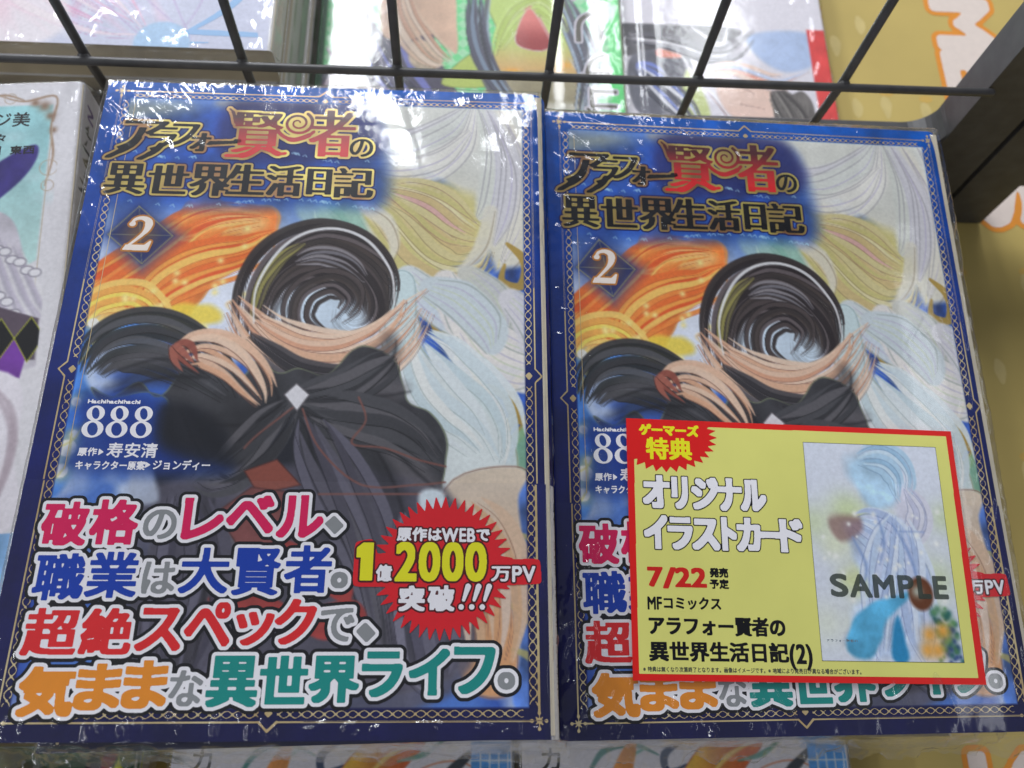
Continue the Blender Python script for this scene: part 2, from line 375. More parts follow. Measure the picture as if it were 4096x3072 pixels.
class Canvas:
    def __init__(s, w, h, p, base):
        s.p = p; s.nx = int(round(w/p))+1; s.ny = int(round(h/p))+1; s.w = w; s.h = h
        s.c = np.ones((s.ny, s.nx, 3))*np.asarray(base, float); s.seed = 11
        s.warpu = (fnoise((s.ny, s.nx), 14/p, 91)-0.5); s.warpv = (fnoise((s.ny, s.nx), 14/p, 92)-0.5)
    def win(s, a, b, c, d):
        i0 = max(0, int(a/s.p)-1); i1 = min(s.nx, int(c/s.p)+3); j0 = max(0, int(b/s.p)-1); j1 = min(s.ny, int(d/s.p)+3)
        if i0 >= i1 or j0 >= j1: return None
        U, V = np.meshgrid(np.arange(i0, i1)*s.p, np.arange(j0, j1)*s.p); return slice(j0, j1), slice(i0, i1), U, V
    def mix(s, J, I, A, col):
        s.c[J, I] = s.c[J, I]*(1-A[..., None])+np.asarray(col)*A[..., None]
    def poly(s, pts, col, soft=0.3, alpha=1.0, closed_spline=True, col2=None, grad=None, edge=None, mot=0.0, rough=0.0):
        p = spline(pts, 6, True) if closed_spline else np.asarray(pts, float)
        q = s.win(*(p.min(0)-3*soft-rough), *(p.max(0)+3*soft+rough))
        if q is None: return
        J, I, U, V = q; 
        if rough: U = U+s.warpu[J, I]*rough*2; V = V+s.warpv[J, I]*rough*2
        ins = np.zeros(U.shape, bool); D = np.full(U.shape, 1e9)
        for k in range(len(p)):
            a = p[k]; b = p[(k+1) % len(p)]; d = b-a
            t = np.clip(((U-a[0])*d[0]+(V-a[1])*d[1])/max(d@d, 1e-12), 0, 1); D = np.minimum(D, (U-a[0]-t*d[0])**2+(V-a[1]-t*d[1])**2)
            if a[1] != b[1]: ins ^= ((a[1] > V) != (b[1] > V)) & (U < (b[0]-a[0])*(V-a[1])/(b[1]-a[1])+a[0])
        D = np.sqrt(D)*np.where(ins, -1, 1); A = np.clip(0.5-D/(2*soft), 0, 1); A = A*A*(3-2*A)*alpha
        C = np.asarray(col, float)*np.ones(U.shape+(3,))
        if col2 is not None:
            (gu, gv, hu, hv) = grad; t = np.clip(((U-gu)*(hu-gu)+(V-gv)*(hv-gv))/((hu-gu)**2+(hv-gv)**2), 0, 1)
            t = t*t*(3-2*t); C = C*(1-t[..., None])+np.asarray(col2)*t[..., None]
        if mot:
            s.seed += 1; C = C*(1+mot*(fnoise(U.shape, 6/s.p, s.seed)-0.5)[..., None]*2)
        s.c[J, I] = s.c[J, I]*(1-A[..., None])+C*A[..., None]
        if edge is not None:
            A = np.clip(1-np.abs(D)/0.35, 0, 1)*0.75*alpha; s.mix(J, I, A, edge)
    def stroke(s, pts, w, col, alpha=1.0, soft=0.2, smooth=True):
        n0 = len(pts); p = spline(pts, 6) if smooth else np.asarray(pts, float)
        w = np.interp(np.linspace(0, 1, len(p)), np.linspace(0, 1, len(np.atleast_1d(w))), np.atleast_1d(w)) if np.ndim(w) else np.full(len(p), float(w))
        m = w.max()/2+soft*2; q = s.win(*(p.min(0)-m), *(p.max(0)+m))
        if q is None: return
        J, I, U, V = q; D = np.full(U.shape, 1e9)
        for k in range(len(p)-1):
            a = p[k]; b = p[k+1]; d = b-a; t = np.clip(((U-a[0])*d[0]+(V-a[1])*d[1])/max(d@d, 1e-12), 0, 1)
            D = np.minimum(D, np.hypot(U-a[0]-t*d[0], V-a[1]-t*d[1])-(w[k]+(w[k+1]-w[k])*t)/2)
        A = np.clip(0.5-D/(2*soft), 0, 1)*alpha; s.mix(J, I, A, col)
    def blob(s, u, v, r, col, alpha=1.0, rv=None):
        rv = rv or r; q = s.win(u-2.6*r, v-2.6*rv, u+2.6*r, v+2.6*rv)
        if q is None: return
        J, I, U, V = q; s.mix(J, I, alpha*np.exp(-(((U-u)/r)**2+((V-v)/rv)**2)), col)
    def disc(s, u, v, r, col, alpha=1.0, soft=0.15, rv=None):
        rv = rv or r; q = s.win(u-r-1, v-rv-1, u+r+1, v+rv+1)
        if q is None: return
        J, I, U, V = q; D = (np.hypot((U-u)/r, (V-v)/rv)-1)*min(r, rv); s.mix(J, I, np.clip(0.5-D/(2*soft), 0, 1)*alpha, col)
    def mottle(s, amt, cell, seed, tint=(1, 1, 1)):
        n = (fnoise((s.ny, s.nx), cell/s.p, seed)-0.5)*2*amt; s.c = s.c*(1+n[..., None]*np.asarray(tint))
    def sheet(s, name, place, z, mat, parent):
        u = np.linspace(0, s.w, s.nx); v = np.linspace(0, s.h, s.ny); U, V = np.meshgrid(u, v)
        P = place(U.ravel(), V.ravel())
        if len(P) == 2: P = (P[0], P[1], np.full(U.size, z))
        else: P = (P[0], P[1], P[2]+z)
        return mesh_obj(name, np.stack(P, 1), grid_faces(s.nx, s.ny), mat, parent, smooth=True, col=s.c.reshape(-1, 3))

# ------------------------------------------------------------------ shared materials
M_ART = attr_mat('printed_picture', 0.45)
M_ART_MATT = attr_mat('printed_picture_matt', 0.5)
M_PAGES = plain('page_edges', (0.80, 0.76, 0.68), 0.85, var=0.15, scale=90)
M_NAVY = plain('navy_cover_paper', (0.11, 0.12, 0.36), 0.35, var=0.15, scale=60)
M_WHITEP = plain('white_paper', (0.87, 0.87, 0.88), 0.5)
M_WHITE_INK = plain('white_ink', (0.96, 0.95, 0.97), 0.4, var=0.03)
M_BLACK_INK = plain('black_ink', (0.09, 0.09, 0.11), 0.35)
M_GOLD_INK = foil_mat('pale_gold_ink', (0.74, 0.64, 0.45), (0.83, 0.76, 0.58), 0.15, 0.4)
M_FOIL = foil_mat('gold_foil', (0.58, 0.43, 0.29), (0.80, 0.73, 0.40), 0.4, 0.3, 75)
M_FILM = film_mat('clear_shrink_film', 1.05, 0.095, 0.008)
M_FRINGE = film_mat('creased_shrink_film', 1.2, 0.14, 0.09)
M_METAL = plain('dark_powder_coated_steel', (0.33, 0.325, 0.33), 0.4, 0.0, 0.35, 160, 0.35, spec=0.5)
# ------------------------------------------------------------------ the comic book
W0 = 125.5; HB = 182.0; TH = 15.5; RR = 4.5
def comic_place(u, v):
    u = np.asarray(u, float); v = np.asarray(v, float); s = u-W0; q = RR*math.pi/2; side = TH-2*RR
    x = np.where(s < 0, u, W0+RR*np.sin(np.clip(s, 0, q)/RR)); z = TH-RR*(1-np.cos(np.clip(s, 0, q)/RR))
    z = z-np.clip(s-q, 0, side); t = np.clip(s-q-side, 0, q)/RR; x = x-RR*(1-np.cos(t)); z = z-RR*np.sin(t)
    z = z-0.35*np.exp(-((v)/5.0)**2)*1.0
    return x-63.5, 91.0-v, z
def cover_picture():
    c = Canvas(146, 182, 0.3, (0.93, 0.94, 0.97))
    V = (np.arange(c.ny)*c.p)[:, None]*np.ones((1, c.nx)); n = fnoise((c.ny, c.nx), 60, 5)
    rs0 = np.random.default_rng(14)
    # blue washes with white cloud
    blue = np.array([0.30, 0.48, 0.82]); deep = np.array([0.13, 0.27, 0.66])
    m = np.clip((n-0.35)*3, 0, 1)[..., None]; bg = deep*(1-m)+blue*m
    n2 = np.clip((fnoise((c.ny, c.nx), 45, 6)-0.52)*5, 0, 1)[..., None]*0.8; bg = bg*(1-n2)+np.array([0.88, 0.92, 0.98])*n2
    c.c = bg.copy()
    c.poly([(8.5, 61.7), (29.8, 43.2), (55.7, 40.9), (83.4, 40.0), (87.3, 68.5), (94.3, 87.7), (90.1, 106.0), (52.8, 88.5), (36.1, 80.7), (23.7, 79.6), (10.5, 73.0)], (0.90,0.92,0.97), soft=4, alpha=0.95, mot=0.05)
    c.poly([(0.5, 7.5), (38.4, 4.3), (71.9, 4.7), (79.4, 38.6), (67.2, 54.3), (48.5, 47.3), (30.4, 47.8), (5.7, 45.5)], (0.42,0.56,0.80), soft=7, alpha=0.9, mot=0.3)
    c.poly([(2.1, 9.2), (25.2, 8.3), (28.2, 20.9), (15.6, 26.2), (5.6, 21.7)], (0.62,0.60,0.45), soft=3, alpha=0.6, mot=0.3)
    c.poly([(33.1, 6.2), (49.7, 5.6), (63.7, 6.8), (55.7, 10.5), (36.4, 10.4)], (0.85,0.72,0.50), soft=2, alpha=0.7)
    # pale petals: broad cream and silver ribbons falling from the upper right
    c.poly([(69.1, 4.8), (105.8, 2.8), (129.4, 4.2), (129.3, 37.0), (127.1, 70.4), (116.8, 64.9), (106.2, 37.7), (86.8, 23.8), (76.7, 38.7), (71.1, 24.3)], (0.86,0.86,0.83), soft=1.2, mot=0.05, rough=1)
    c.poly([(77.8, 34.6), (85.6, 28.7), (99.3, 29.9), (110.2, 36.0), (114.5, 45.4), (112.3, 56.1), (104.5, 61.5), (94.2, 65.4), (87.1, 64.1), (80.5, 59.9), (75.5, 51.1)], (0.82,0.76,0.56), soft=2.2, mot=0.12, rough=5, col2=(0.83,0.81,0.50), grad=(75,40,95,62))
    for k in range(40):
        u = rs0.uniform(72, 104); v = rs0.uniform(33, 66); c.stroke([(u+3, v-3), (u, v), (u-4, v+2)], [0.3, 2.2, 0.3], [(0.86,0.80,0.60),(0.78,0.74,0.48),(0.90,0.85,0.70),(0.82,0.72,0.52)][k % 4], 0.5, 0.7)
    c.blob(*(101.7, 51.1), 12, (0.86,0.78,0.58), 0.8); c.blob(*(89.5, 59.7), 9, (0.80,0.78,0.50), 0.7)
    rs = np.random.default_rng(4)
    ribs = [[(71.1, 24.3), (85.4, 23.8), (100.4, 16.6), (111.5, 4.9)], [(72.1, 17.6), (89.3, 18.7), (103.1, 11.3), (108.7, 3.2)], [(108.7, 5.0), (106.0, 18.1), (97.9, 28.3), (89.8, 32.7)], [(110.1, 6.7), (114.3, 22.8), (112.9, 39.1), (109.6, 45.5)], [(116.5, 7.3), (122.6, 24.2), (122.4, 42.0), (116.8, 59.0)], [(121.5, 6.3), (127.4, 27.4), (126.3, 46.6), (121.4, 64.8)],
            [(112.9, 7.5), (118.5, 24.3), (117.7, 40.6), (114.5, 53.0)], [(74.7, 27.5), (86.9, 27.9), (99.1, 23.3), (107.3, 14.6)], [(72.9, 20.9), (86.7, 21.8), (101.0, 14.0), (107.3, 5.1)]]
    for k, r in enumerate(ribs):
        c.stroke(r, [2.5, 8, 7, 1.2], [(0.90,0.90,0.88),(0.84,0.83,0.86),(0.93,0.92,0.89),(0.86,0.87,0.84),(0.91,0.89,0.84)][k % 5], 0.85, 0.8)
        p = np.array(r); 
        for d in (-3.2, -1.2, 1.4, 3.4):
            o = p+np.array([d*0.6, d])*np.array([[0.4], [1], [1], [0.2]])
            c.stroke(o, [0.15, 0.45, 0.4, 0.15], (0.60,0.58,0.62) if d != 1.4 else (0.70,0.66,0.80), 0.55, 0.15)
    oc = [(0.84,0.79,0.58),(0.80,0.76,0.50),(0.88,0.84,0.66),(0.82,0.73,0.52)]
    ribbons(c, [(79.4, 38.6), (87.7, 46.1), (97.2, 56.5), (106.4, 59.2), (112.9, 53.1)], 11, 24, oc, (0.60,0.52,0.36), rs, 2.4)
    ribbons(c, [(84.6, 35.2), (95.4, 39.7), (104.9, 47.2), (112.3, 50.1)], 7, 12, oc+[(0.86,0.68,0.66)], (0.62,0.48,0.40), rs, 1.8)
    ribbons(c, [(65.0, 42.1), (70.7, 48.2), (75.1, 55.6), (80.5, 59.9)], 6, 9, [(0.72,0.84,0.78),(0.62,0.78,0.70),(0.86,0.90,0.86)], (0.45,0.58,0.52), rs, 1.6)
    for r in ([(74.4, 44.2), (80.2, 54.0), (83.1, 59.8), (80.8, 65.7)], [(76.9, 41.8), (83.7, 46.2), (86.7, 53.8), (85.4, 59.8)], [(113.6, 42.3), (111.6, 53.1), (107.7, 59.2), (104.5, 61.5)], [(125.1, 38.8), (122.1, 55.9), (114.2, 64.9), (106.5, 70.9)], [(127.5, 52.7), (123.3, 64.7), (118.0, 70.6), (111.6, 73.6)]):
        c.stroke(r, [4, 5, 3, 0.8], (0.88,0.86,0.80), 0.85, 0.5); c.stroke(np.array(r)+(1.2, 0), [0.2, 0.5, 0.4, 0.2], (0.62,0.55,0.45), 0.6, 0.15)
    c.poly([(64.9, 40.6), (74.1, 39.5), (80.2, 54.0), (76.6, 60.0), (67.2, 54.3)], (0.55,0.74,0.68), soft=1.2, alpha=0.8, mot=0.15)
    c.poly([(58.3, 40.8), (66.2, 40.6), (69.6, 51.2), (61.6, 48.4)], (0.70,0.83,0.80), soft=1.2, alpha=0.7)
    # right hand side: ultramarine panel with gold scrolls, pale twisted ribbon
    c.poly([(97.5, 68.2), (106.5, 65.1), (127.9, 64.6), (126.9, 125.1), (121.0, 125.1), (120.0, 113.1), (109.3, 103.2), (98.0, 87.7), (94.0, 78.2)], (0.22,0.38,0.74), soft=1.4, mot=0.5)
    for r in ([(118.2, 52.9), (123.4, 58.8), (122.0, 66.2), (116.8, 64.9), (117.5, 59.7)], [(97.6, 72.5), (103.3, 70.9), (104.7, 78.0), (100.4, 81.5), (97.8, 78.1)], [(108.0, 99.4), (114.1, 96.7), (120.2, 101.8), (116.5, 109.4), (112.9, 105.7), (115.3, 101.2)], [(111.7, 118.1), (118.9, 111.9), (123.8, 105.5), (125.1, 100.4)], [(105.4, 87.5), (110.4, 92.8), (108.0, 99.4), (103.1, 96.8)], [(122.2, 92.6), (118.4, 99.2), (121.4, 105.6), (125.1, 103.0)]):
        c.stroke(r, [1, 3.2, 2.6, 2.2, 0.8], (0.70,0.57,0.25), 0.92, 0.25); 
    c.poly([(117.7, 113.1), (126.8, 105.5), (126.9, 125.1), (119.9, 125.7)], (0.52,0.70,0.55), soft=0.8, alpha=0.9, mot=0.2)
    tw = [[(91.0, 64.0), (97.6, 71.1), (107.8, 77.9), (118.0, 79.1)], [(107.7, 63.6), (114.2, 70.7), (116.7, 79.1), (115.4, 87.3)], [(101.3, 65.2), (106.6, 76.5), (117.9, 84.6), (127.3, 87.1)], [(119.3, 70.6), (125.6, 77.5), (127.3, 87.1), (125.3, 92.5)], [(106.6, 79.3), (114.1, 88.7), (122.8, 92.6), (127.2, 92.5)], [(97.5, 67.5), (105.2, 70.9), (112.9, 79.2), (114.2, 84.7)]]
    for k, r in enumerate(tw):
        c.stroke(r, [7, 12, 11, 5], [(0.84,0.87,0.89),(0.80,0.80,0.77),(0.90,0.88,0.87),(0.85,0.84,0.86),(0.92,0.90,0.88),(0.80,0.84,0.86)][k], 0.95, 0.4)
        p = np.array(r)
        for d in (-5.4, -3, -1, 1.2, 3.4, 5.6):
            c.stroke(p+np.array([-d*0.55, d*0.8])*np.array([[0.6], [1], [1], [0.5]]), [0.2, 0.5, 0.5, 0.2], (0.58,0.62,0.60) if abs(d) > 5 else [(0.72,0.70,0.80),(0.78,0.82,0.70),(0.85,0.76,0.74)][int(abs(d)) % 3], 0.6, 0.2)
    for (u, v, r) in ([(104.8, 88.2, .9), (107.9, 89.1, 1.6), (109.2, 90.1, 1.0), (124.9, 108.7, .8), (99.3, 89.0, .6)]): c.disc(u, v, r, (0.92,0.94,0.98))
    # big pale mass at the right
    c.poly([(88.5, 65.5), (94.6, 78.2), (94.2, 83.7), (100.6, 91.6), (111.7, 99.3), (118.9, 109.4), (120.6, 119.2), (116.4, 125.2), (102.4, 125.3), (99.7, 105.9), (89.7, 95.7), (84.0, 79.8)], (0.87,0.90,0.90), soft=0.8, mot=0.06, edge=(0.60,0.62,0.50))
    c.poly([(87.1, 62.7), (92.7, 65.4), (92.7, 84.4), (86.8, 85.8), (84.9, 71.4)], (0.80,0.87,0.88), soft=0.6, edge=(0.60,0.70,0.72))
    c.stroke([(94.8, 85.0), (105.5, 92.9), (116.5, 105.6), (119.4, 118.0)], [1, 3, 3, 1], (0.76,0.84,0.85), 0.7, 1.0)
    ribbons(c, [(94.1, 82.3), (101.8, 94.2), (112.9, 105.7), (117.0, 118.0)], 9, 22, [(0.88,0.91,0.92),(0.83,0.88,0.90),(0.92,0.93,0.92),(0.80,0.86,0.88)], (0.66,0.72,0.72), rs, 2.8)
    c.poly([(102.4, 124.1), (120.0, 118.0), (125.7, 125.1), (126.5, 141.1), (119.6, 147.7), (120.4, 164.5), (118.2, 172.5), (108.6, 170.5), (102.9, 152.1)], (0.87,0.80,0.72), soft=0.8, col2=(0.88,0.64,0.44), grad=(110,120,112,165), edge=(0.55,0.40,0.35), mot=0.05)
    c.poly([(121.0, 125.1), (127.2, 123.9), (125.8, 174.5), (119.2, 174.4), (121.0, 162.5), (119.0, 149.9), (121.7, 138.9)], (0.32,0.48,0.80), soft=0.6, mot=0.5)
    for r in ([(122.0, 135.5), (124.8, 137.8), (124.2, 143.4)], [(118.4, 152.0), (122.8, 155.2), (124.9, 159.4)], [(119.4, 162.5), (123.7, 164.5), (125.2, 168.5)]): c.stroke(r, [1, 2.2, .8], (0.75,0.70,0.40), 0.8, 0.3)
    # flame coloured wash at the left
    c.poly([(3.6, 61.8), (11.3, 63.1), (21.0, 61.4), (29.6, 41.7), (40.7, 41.3), (51.3, 42.6), (54.1, 51.7), (49.6, 58.5), (39.0, 65.3), (34.4, 72.5), (32.4, 80.8), (24.3, 83.0), (18.7, 78.4), (11.0, 75.8), (5.1, 80.0)], (0.93,0.52,0.24), soft=0.8, mot=0.35, rough=2.4, edge=(0.90,0.62,0.30))
    c.poly([(3.0, 69.0), (10.8, 67.4), (18.6, 70.0), (20.8, 76.3), (11.1, 76.5), (4.7, 81.4)], (0.96,0.76,0.42), soft=1.5, alpha=0.85, rough=2, mot=0.1)
    c.poly([(35.3, 45.4), (45.6, 44.3), (51.2, 48.7), (46.4, 51.9), (38.5, 50.6)], (0.97,0.83,0.55), soft=2.2, alpha=0.7, rough=1)
    c.poly([(23.1, 75.5), (31.3, 72.6), (40.3, 75.1), (42.0, 79.2), (32.4, 80.8), (25.2, 81.0)], (0.95,0.84,0.30), soft=1.2, alpha=0.9, rough=2)
    fl = [(0.93,0.45,0.20),(0.97,0.66,0.30),(0.90,0.36,0.17),(0.98,0.80,0.42),(0.95,0.56,0.26)]
    ribbons(c, [(3.8, 73.2), (12.0, 67.4), (23.0, 58.4), (34.3, 47.7), (52.2, 45.6)], 12, 15, fl, (0.80,0.36,0.18), rs, 2.0)
    ribbons(c, [(19.1, 81.1), (23.5, 69.9), (33.7, 62.5), (47.0, 57.8), (53.9, 50.2)], 10, 13, fl, (0.80,0.36,0.18), rs, 1.8)
    ribbons(c, [(5.7, 80.0), (9.5, 74.4), (19.0, 72.8), (27.4, 79.6), (37.1, 79.3)], 8, 9, [(0.98,0.82,0.45),(0.96,0.70,0.35),(0.97,0.88,0.40)], (0.85,0.50,0.22), rs, 1.6)
    for k in range(8):
        t = rs.random(2); a, b = (21.0, 61.4); u = a-12+t[0]*44; v = b-14+t[1]*32
        c.stroke([(u, v), (u+rs.normal()*3+3, v-2+rs.normal()), (u+7, v-4)], [0.4, 1.2, 0.3], [(0.88,0.36,0.16),(0.98,0.80,0.45),(0.95,0.60,0.28)][k % 3], 0.45, 0.4)
    for k in range(22):
        t = rs.random(2); a, b = (12.8, 49.8); c.blob(a+t[0]*36, b+t[1]*34, 0.9, (1.0,0.93,0.60), 0.85)
    # lower left blue with pollen like dots
    c.poly([(4.5, 83.4), (25.0, 79.6), (27.2, 86.3), (14.0, 86.5), (9.5, 94.5), (14.0, 103.3), (12.0, 114.3), (9.5, 124.9), (5.3, 126.1), (4.9, 107.1)], (0.25,0.50,0.85), soft=1.0, alpha=0.9, mot=0.5)
    for (u, v, r) in ([(12.8, 80.5, 2.0), (9.0, 79.9, 1.4), (8.6, 102.1, 1.2), (8.6, 114.4, 2.2), (8.0, 120.3, 1.8), (9.6, 110.7, 1.0)]): c.blob(u, v, r*1.5, (0.98,0.95,0.65), 0.8); c.disc(u, v, r, (0.94,0.93,0.90))
    for r in ([(9.8, 86.0), (11.7, 83.3), (12.7, 80.9)], [(5.8, 93.2), (8.6, 89.3), (9.2, 86.0)], [(6.8, 122.7), (9.3, 117.9), (9.0, 110.8)], [(6.3, 114.4), (9.8, 112.0), (11.8, 107.0)]): c.stroke(r, 0.5, (0.92,0.88,0.55), 0.9)
    # a dark curling wave of ribbons in the middle, filled with a warm wash
    dk = [(0.22,0.19,0.19),(0.30,0.26,0.26),(0.15,0.12,0.13),(0.40,0.36,0.37),(0.19,0.16,0.17),(0.27,0.23,0.22)]
    c.poly([(50.7, 80.4), (49.8, 69.3), (53.5, 58.4), (60.6, 52.2), (69.6, 50.5), (78.9, 54.7), (85.2, 63.4), (86.3, 74.2), (83.4, 79.8), (81.1, 71.4), (75.7, 65.8), (66.7, 64.6), (58.1, 67.7), (54.3, 73.4)], (0.22,0.19,0.19), soft=0.6, mot=0.2)
    ribbons(c, [(50.7, 85.9), (51.1, 72.1), (56.2, 60.5), (66.0, 55.1), (76.5, 57.8), (83.4, 67.1), (83.4, 79.8)], 15, 17, dk, (0.09,0.07,0.08), rs, 1.9)
    ribbons(c, [(52.2, 83.1), (54.5, 69.2), (62.6, 61.1), (72.9, 62.3), (79.8, 70.1), (80.2, 77.1), (75.3, 78.6), (73.0, 73.0)], 11, 11, dk, (0.09,0.07,0.08), rs, 1.6)
    ribbons(c, [(59.5, 54.5), (67.0, 51.3), (76.2, 53.3), (84.4, 59.8), (88.8, 68.4)], 7, 6, dk, (0.09,0.07,0.08), rs, 1.3)
    ribbons(c, [(50.3, 79.1), (51.4, 67.9), (56.1, 59.1), (62.1, 54.4)], 4, 3, [(0.60,0.57,0.32),(0.45,0.42,0.28)], (0.2,0.18,0.12), rs, 1.0)
    ribbons(c, [(60.0, 60.4), (66.2, 58.1), (74.1, 60.1), (79.5, 65.8)], 5, 6, [(0.56,0.54,0.56),(0.48,0.47,0.50)], (0.25,0.22,0.24), rs, 0.9)
    c.poly([(56.0, 72.0), (65.7, 67.5), (76.1, 71.6), (79.1, 79.9), (69.6, 85.5), (59.4, 81.6)], (0.80,0.87,0.93), soft=2.0, alpha=0.8, mot=0.15, rough=2)
    ribbons(c, [(71.5, 78.6), (76.1, 71.6), (70.7, 66.7), (63.4, 70.4), (62.9, 78.8), (71.9, 84.1), (81.6, 79.8)], 8, 8, dk, (0.09,0.07,0.08), rs, 1.5)
    pk = [(0.93,0.82,0.73),(0.88,0.70,0.58),(0.91,0.77,0.67),(0.86,0.64,0.52)]
    ribbons(c, [(44.2, 72.3), (53.4, 83.1), (66.2, 88.9), (79.6, 88.7), (90.3, 79.6), (96.9, 68.2)], 13, 17, pk, (0.60,0.42,0.36), rs, 1.9)
    ribbons(c, [(51.6, 77.7), (62.1, 84.3), (73.2, 85.4), (84.0, 79.8), (90.0, 71.2)], 6, 6, pk, (0.60,0.42,0.36), rs, 1.5)
    ribbons(c, [(49.8, 83.2), (62.8, 92.3), (77.4, 93.3), (88.1, 87.8)], 7, 6, [(0.30,0.29,0.31),(0.20,0.19,0.21),(0.38,0.36,0.38)], (0.09,0.08,0.09), rs, 1.5)
    c.stroke([(50.6, 79.1), (50.2, 68.6), (54.7, 57.6), (61.8, 51.0), (70.8, 49.4), (79.5, 53.2), (86.2, 62.7), (87.5, 72.7)], [0.3, 0.9, 0.9, 0.9, 0.3], (0.93,0.93,0.94), 0.9, 0.2)
    # charcoal drapery
    c.poly([(15.5, 102.0), (22.8, 96.8), (29.3, 100.5), (34.1, 92.8), (40.7, 88.7), (48.7, 95.1), (52.9, 89.8), (58.1, 93.7), (62.8, 92.3), (70.2, 93.5), (78.2, 86.0), (85.7, 87.9), (89.5, 91.8), (90.7, 97.0), (92.3, 100.9), (98.4, 103.3), (102.4, 109.6), (102.9, 118.1), (101.9, 127.1), (102.9, 152.1), (101.2, 170.5), (34.8, 172.2), (33.2, 141.6), (31.9, 125.9), (31.6, 116.5), (32.0, 103.0), (26.7, 99.3), (17.6, 100.7), (11.9, 98.3)], (0.24,0.24,0.26), soft=0.5, mot=0.2, rough=1.5, edge=(0.50,0.54,0.42))
    c.poly([(29.7, 103.1), (44.1, 106.6), (53.8, 119.8), (59.7, 110.1), (64.0, 106.3), (61.4, 128.0), (36.9, 129.3), (29.9, 120.1)], (0.12,0.13,0.17), soft=1.5, alpha=0.9)
    c.poly([(30.5, 124.2), (102.4, 124.1), (104.9, 172.4), (35.0, 173.1)], (0.33,0.32,0.38), soft=1.5, alpha=0.9, mot=0.2)
    ribbons(c, [(9.5, 94.5), (14.1, 87.2), (24.6, 85.0), (37.3, 90.1), (49.3, 100.2)], 13, 17, [(0.23,0.23,0.25),(0.15,0.16,0.17),(0.33,0.33,0.35),(0.20,0.21,0.22)], (0.07,0.07,0.08), rs, 2.2)
    folds = [[(63.6, 101.3), (55.0, 110.2), (45.8, 119.9), (40.3, 121.2)], [(64.9, 102.6), (67.0, 113.7), (72.7, 127.9), (81.1, 152.1)], [(70.6, 99.9), (80.6, 106.1), (92.9, 118.3), (101.3, 125.3)], [(65.3, 93.5), (77.5, 94.6), (85.7, 87.9), (86.7, 82.5)], [(33.1, 103.0), (39.3, 114.0), (47.1, 121.1), (51.7, 122.2)], [(53.2, 92.4), (57.7, 101.4), (50.0, 106.5), (40.6, 106.7)], [(70.4, 97.4), (82.6, 98.5), (91.0, 97.0)], [(72.8, 96.0), (82.8, 102.3), (92.4, 103.4)], [(69.7, 103.7), (76.7, 118.4), (84.8, 141.3), (88.3, 167.5)], [(78.2, 106.1), (88.5, 123.1), (96.3, 152.1), (99.0, 167.5)], [(52.0, 124.6), (51.7, 141.5), (52.1, 162.4)], [(44.2, 125.8), (44.8, 146.9), (44.4, 167.4)], [(14.0, 93.1), (25.2, 89.0), (36.1, 90.1)], [(16.0, 98.2), (27.2, 94.2), (39.0, 94.0)]]
    for k, r in enumerate(folds):
        c.stroke(r, [1.5, 5.5, 7.5, 3], [(0.40,0.39,0.41),(0.15,0.15,0.17),(0.45,0.43,0.45),(0.18,0.17,0.19)][k % 4], 0.55, 1.6)
        c.stroke(np.array(r)+(1.8, 1.0), [0.3, 0.9, 0.3], (0.09,0.09,0.11), 0.6, 0.5)
    gk = [(0.30,0.30,0.32),(0.20,0.20,0.22),(0.38,0.37,0.39),(0.25,0.25,0.27)]
    ribbons(c, [(63.5, 100.0), (75.3, 97.3), (84.6, 90.6), (88.1, 87.8)], 8, 9, gk, (0.10,0.10,0.11), rs, 2.2)
    ribbons(c, [(66.1, 102.5), (78.2, 106.1), (91.4, 109.7), (101.7, 118.2)], 8, 13, gk, (0.10,0.10,0.11), rs, 2.6)
    ribbons(c, [(62.5, 102.6), (55.3, 112.6), (48.1, 119.9), (40.4, 122.3)], 7, 12, gk, (0.08,0.08,0.10), rs, 2.6)
    ribbons(c, [(66.9, 105.0), (74.4, 119.6), (84.8, 141.3), (91.5, 167.5)], 7, 13, [(0.40,0.39,0.45),(0.30,0.29,0.34),(0.36,0.35,0.40)], (0.14,0.13,0.17), rs, 2.8)
    for r in ([(65.5, 103.2), (70.5, 113.7), (81.6, 123.1), (95.4, 123.0), (102.4, 122.3)], [(79.6, 99.8), (81.8, 106.1), (78.6, 112.3), (86.9, 113.5), (95.2, 116.4), (102.5, 118.2)], [(63.7, 102.3), (55.0, 110.2), (51.9, 113.9)], [(102.4, 125.3), (79.4, 125.5), (71.4, 125.6)]):
        c.stroke(r, 0.5, (0.52,0.33,0.30), 0.9, 0.2)
    # peach and russet ribbons
    ribbons(c, [(31.8, 89.5), (38.0, 86.1), (46.9, 89.9), (53.7, 97.6), (56.0, 102.7)], 8, 11, [(0.91,0.75,0.64),(0.88,0.68,0.55),(0.93,0.80,0.70)], (0.52,0.35,0.30), rs, 1.9)
    ribbons(c, [(30.7, 85.6), (33.5, 88.8), (37.8, 94.0)], 4, 5, [(0.58,0.31,0.26),(0.66,0.38,0.32)], (0.28,0.14,0.12), rs, 1.6)
    c.poly([(60.5, 99.4), (63.4, 96.2), (66.9, 99.3), (64.1, 103.8)], (0.88,0.87,0.89), soft=0.3, closed_spline=False, edge=(0.35,0.33,0.35))
    # brown pouches and red cloth patches low down
    c.poly([(52.6, 119.9), (60.3, 116.8), (66.7, 123.3), (56.6, 125.7)], (0.56,0.30,0.25), soft=0.3, closed_spline=False, edge=(0.30,0.15,0.14))
    c.poly([(47.1, 130.4), (54.8, 124.0), (68.0, 125.6), (67.3, 131.3), (61.6, 141.4), (53.7, 139.3)], (0.50,0.28,0.27), soft=0.4, closed_spline=False, mot=0.2, edge=(0.30,0.15,0.14))
